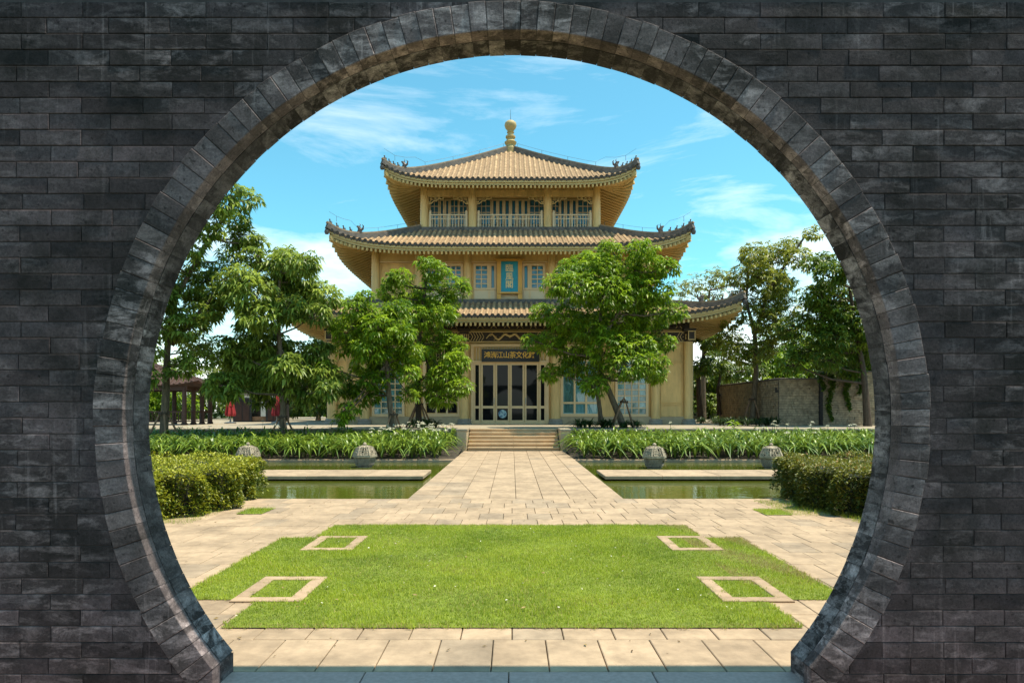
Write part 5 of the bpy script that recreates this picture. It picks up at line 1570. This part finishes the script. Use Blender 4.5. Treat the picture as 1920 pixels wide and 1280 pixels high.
# timber gazebo
gx, gy = -19.8, 36.5
gz = thing('timber_gazebo', 'dark timber gazebo with red-brown tiled roof behind the tall tree', 'gazebo', (gx, gy, TER_Z))
hw = 3.0
gz.scale = (1, 0.5, 0.77)
for px_ in (-3.0, -1.0, 1.0, 3.0):
    for py_ in (-3.0, 3.0):
        MB().lathe([(0.17, 0), (0.17, 0.12), (0.13, 0.16), (0.12, 2.5)], (px_, py_, 0), 10).build('post', M['redwood'], gz, True)
for py_ in (-1.0, 1.0):
    for px_ in (-3.0, 3.0): MB().lathe([(0.17, 0), (0.17, 0.12), (0.13, 0.16), (0.12, 2.5)], (px_, py_, 0), 10).build('post', M['redwood'], gz, True)
for s in (-1, 1):
    MB().box(-3.15, 3.15, s*3.0 - 0.07, s*3.0 + 0.07, 2.3, 2.62).build('beam', M['redwood'], gz)
    MB().box(s*3.0 - 0.07, s*3.0 + 0.07, -2.92, 2.92, 2.32, 2.6).build('beam', M['redwood'], gz)
    for rb in (0.85, 0.18): MB().box(-3.0, 3.0, s*3.0 - 0.04, s*3.0 + 0.04, rb, rb + 0.07).build('rail', M['redwood'], gz)
    b = MB()
    for q in range(40): b.box(-3.0 + q*0.15, -2.97 + q*0.15, s*3.0 - 0.02, s*3.0 + 0.02, 0.25, 0.85)
    b.build('balusters', M['redwood'], gz)
    MB().box(s*3.0 - 0.04, s*3.0 + 0.04, -3, 3, 0.85, 0.92).build('rail', M['redwood'], gz)
NR = 12
b = MB(); 
for k in range(4):
    V = []
    rot_ = [lambda a, d: (a, -d), lambda a, d: (d, a), lambda a, d: (-a, d), lambda a, d: (-d, -a)][k]
    for j in range(9):
        d = 0.05 + 3.9 * j / 8
        for i in range(13):
            a = d * (-1 + 2 * i / 12); x, y = rot_(a, d)
            V.append((x, y, 4.6 - 2.0 * (j/8) ** 0.8 + 0.35 * (abs(a) / 3.95) ** 4 * (d / 3.95) ** 4))
    b.add(V, [(j*13+i, (j+1)*13+i, (j+1)*13+i+1, j*13+i+1) for j in range(8) for i in range(12)])
rf = b.build('roof', M['redtile'], gz, True)
for i in range(27):
    a = -3.9 + 7.8 * i / 26
    d0 = max(0.1, abs(a)); pts = []
    for q in range(7):
        d = d0 + (3.97 - d0) * q / 6
        j = (d - 0.05) / 3.9
        pts.append((a, -d, 4.63 - 2.0 * j ** 0.8 + 0.35 * (abs(a) / 3.95) ** 4 * (d / 3.95) ** 4))
    if d0 < 3.85:
        MB().tube(pts, 0.07, 6).build('tile_roll', M['redtile'], rf, True)
        MB().tube([(-p[1], -p[0], p[2]) for p in pts], 0.07, 6).build('tile_roll', M['redtile'], rf, True)
MB().lathe([(0.25, 4.5), (0.2, 4.75), (0.1, 4.85), (0.16, 5.0), (0.04, 5.2)], (0, 0, 0), 10).build('finial', M['ridge'], gz, True)

# dark kiosk with an opening, and the pale wall behind
kx, ky = PX(482, 44.0), 44.0
kk = thing('dark_kiosk', 'low charcoal kiosk with a square opening between the red parasols', 'kiosk', (kx, ky, TER_Z))
MB().box(-1.55, -0.35, 0, 1.6, 0, 1.42).build('wall', M['charcoal'], kk)
MB().box(0.55, 1.55, 0, 1.6, 0, 1.42).build('wall', M['charcoal'], kk)
MB().box(-1.65, 1.65, -0.1, 1.7, 1.42, 1.56).build('roof', M['charcoal'], kk)
MB().box(-0.35, 0.55, 0.1, 1.5, 0, 0.35).build('counter', M['stake'], kk)
for x0_, x1_ in ((-1.4, -0.98), (-0.92, -0.5), (0.7, 1.02), (1.08, 1.4)):
    MB().box(x0_, x1_, -0.02, 0.0, 0.1, 1.3).build('panel', M['redwood'], kk)
pw = thing('garden_wall', 'pale low wall glimpsed behind the dark kiosk', 'wall', (PX(480, 52), 52, TER_Z))
MB().box(-1.1, 1.5, 0, 0.3, 0, 1.9).build('body', M['white'], pw)
for q in range(3): MB().cbox(-1.2 + q*0.93 + 0.005, -0.27 + q*0.93 - 0.005, -0.08, 0.38, 1.9, 2.02, 0.02).build('cap_stone', M['stonecap'], pw)
w2_ = thing('garden_wall', 'pale low garden wall glimpsed beyond the pavilion, right of its corner column', 'wall', (PX(1335, 60), 60, TER_Z))
MB().box(-2.5, 3.5, 0, 0.3, 0, 2.4).build('body', M['white'], w2_)
for q in range(6): MB().cbox(-2.6 + q*1.03 + 0.005, -1.57 + q*1.03 - 0.005, -0.1, 0.4, 2.4, 2.55, 0.02).build('cap_stone', M['stonecap'], w2_)

# closed parasols
def parasol(px, Y, label):
    t = thing('closed_parasol', label, 'parasol', (PX(px, Y), Y, TER_Z), 'closed red parasols')
    MB().lathe([(0.32, 0), (0.32, 0.06), (0.06, 0.1), (0.04, 0.2)], (0, 0, 0), 14).build('base', M['metal'], t, True)
    MB().tube([(0, 0, 0.1), (0, 0, 1.75)], 0.025, 8).build('pole', M['metal'], t, True)
    V, F = [], []; n = 24
    for j, (r, z) in enumerate([(0.24, 0.42), (0.27, 0.55), (0.21, 0.9), (0.15, 1.3), (0.08, 1.6), (0.02, 1.72)]):
        for i in range(n):
            a = 2*math.pi*i/n; rr = r * (1.0 + (0.22 if i % 3 == 0 else -0.12))
            V.append((rr*math.cos(a), rr*math.sin(a), z))
        if j:
            for i in range(n): F.append(((j-1)*n+i, (j-1)*n+(i+1) % n, j*n+(i+1) % n, j*n+i))
    b = MB(); b.add(V, F); b.build('canopy', M['red'], t)
    MB().lathe([(0.20, 0.98), (0.21, 1.0), (0.20, 1.04), (0.18, 1.05)], (0, 0, 0), 14).build('strap', M['red'], t)
parasol(432, 39.0, 'closed red parasol nearest the timber gazebo')
parasol(519, 40.0, 'closed red parasol standing by the pale tree trunk')

# stacked-stone garden wall: front run and the run going back
def stonewall(name, label, x0, y0, length, h, ang, maxn, stones=True):
    t = thing(name, label, 'wall', (x0, y0, TER_Z - 0.1), None, ang)
    MB().box(0, length, 0.06, 0.55, 0, h).build('core', M['mortar'], t)
    z = 0.0; b = MB(); cnt = 0
    while z < h - 0.03:
        ch = random.uniform(0.085, 0.15); x = 0.0
        if z + ch > h: ch = h - z
        while x < length:
            L = random.uniform(0.25, 0.85)
            if x + L > length: L = length - x
            if L < 0.05: break
            pr = random.uniform(-0.035, 0.03)
            b.box(x + 0.006, x + L - 0.006, pr, 0.10, z + 0.005, z + ch - 0.005)
            x += L
        z += ch
    o = b.build('stones', M['slate'], t); o['kind'] = 'stuff'
    n = int(length / 0.9)
    for q in range(n): MB().cbox(q * length / n + 0.004, (q + 1) * length / n - 0.004, -0.05, 0.6, h, h + 0.07, 0.015).build('cap_stone', M['stonecap'], t)
    return t
xk = PX(1461, 34.5)
stonewall('stone_wall', 'short pale stretch of stacked stone wall ending in a corner beside the sparse tree', xk, 34.5, 2.0, 2.42, 0.0, 0)
stonewall('stone_wall', 'long stacked stone wall hung with ivy at the foot of the dark tree', xk + 2.05, 34.1, 9.0, 2.75, 0.0, 0)
stonewall('stone_wall', 'stacked stone wall running back from the corner beside the sparse tree', xk - 0.02, 44.5, 9.9, 2.42, R(-90), 0)
# ivy trailing down the long wall
for q, (px, top, ln) in enumerate(((1556, 3.4, 2.4), (1588, 3.4, 1.9), (1540, 3.4, 0.9), (1610, 3.4, 1.1))):
    x0 = PX(px, 34.0)
    t = thing('ivy', ['longest ivy strand trailing down the stone wall', 'ivy strand next right of the longest one on the stone wall', 'short ivy tuft left of the longest strand, on the stone wall', 'short ivy strand closest to the dark tree trunk'][q], 'ivy', (x0, 34.0, top), 'ivy strands on the stone wall')
    n = int(260 * ln)
    u = rng.uniform(0, 1, n); C = np.stack([0.10 * np.sin(u * 7 + q) + rng.normal(0, 0.10 * (1.15 - u), n), rng.uniform(-0.12, 0.02, n), -u * ln + 0.1], 1)
    D = rng.normal(size=(n, 3)) * 0.6 + np.array([0, -0.7, -0.4]); D /= np.linalg.norm(D, axis=1, keepdims=True)
    V, F, T5 = leaves(C, D, rng.uniform(0.10, 0.18, n), rng.uniform(0.07, 0.11, n), rng.uniform(0, 0.6, n), 0.2)
    link('foliage', arr_mesh('foliage', V, F, M['leafC'], T5), t)
    MB().tube([(0.10 * math.sin(k / 8 * 7 + q), -0.02, 0.1 - ln * k / 8) for k in range(9)], 0.012, 5).build('stem', M['bark_d'], t)

# dry fallen leaves lying about the court
n = 260
X = rng.uniform(-5.2, 5.2, n); Yv = 4.4 + 8.0 * rng.uniform(0, 1, n) ** 1.3
onl = np.array([in_rects(a, b, LAWN) for a, b in zip(X, Yv)])
keep = ~onl | (rng.uniform(0, 1, n) < 0.45)
X, Yv, onl = X[keep], Yv[keep], onl[keep]; n = len(X)
C = np.stack([X, Yv, np.where(onl, 0.034, 0.006)], 1); th = rng.uniform(0, 6.28, n)
D = np.stack([np.cos(th), np.sin(th), rng.uniform(0.0, 0.25, n)], 1); D /= np.linalg.norm(D, axis=1, keepdims=True)
L = rng.uniform(0.018, 0.05, n)
V, F, T5 = leaves(C, D, L, L * 0.45, rng.uniform(0, 1, n), 0.0, 0.15)
o = link('fallen_leaves', arr_mesh('fallen_leaves', V, F, leafmat('dry_leaf', (0.10, 0.055, 0.02), (0.42, 0.30, 0.12), 0.1, 0.7), T5)); tag(o, 'small dry leaves scattered over the paving and lawn', 'leaves', kind='stuff')

# white petals and clippings dropped on the lawn
n = 70
C = np.stack([rng.uniform(-2.1, 2.1, n), rng.uniform(5.2, 9.3, n), np.full(n, 0.034)], 1); th = rng.uniform(0, 6.28, n)
D = np.stack([np.cos(th), np.sin(th), rng.uniform(0.0, 0.5, n)], 1); D /= np.linalg.norm(D, axis=1, keepdims=True)
L = rng.uniform(0.012, 0.028, n)
V, F, T5 = leaves(C, D, L, L * 0.7, rng.uniform(0, 1, n), 0.0, 0.2)
o = link('fallen_petals', arr_mesh('fallen_petals', V, F, M['petal'], T5)); tag(o, 'tiny white petals dropped on the lawn', 'petals', kind='stuff')
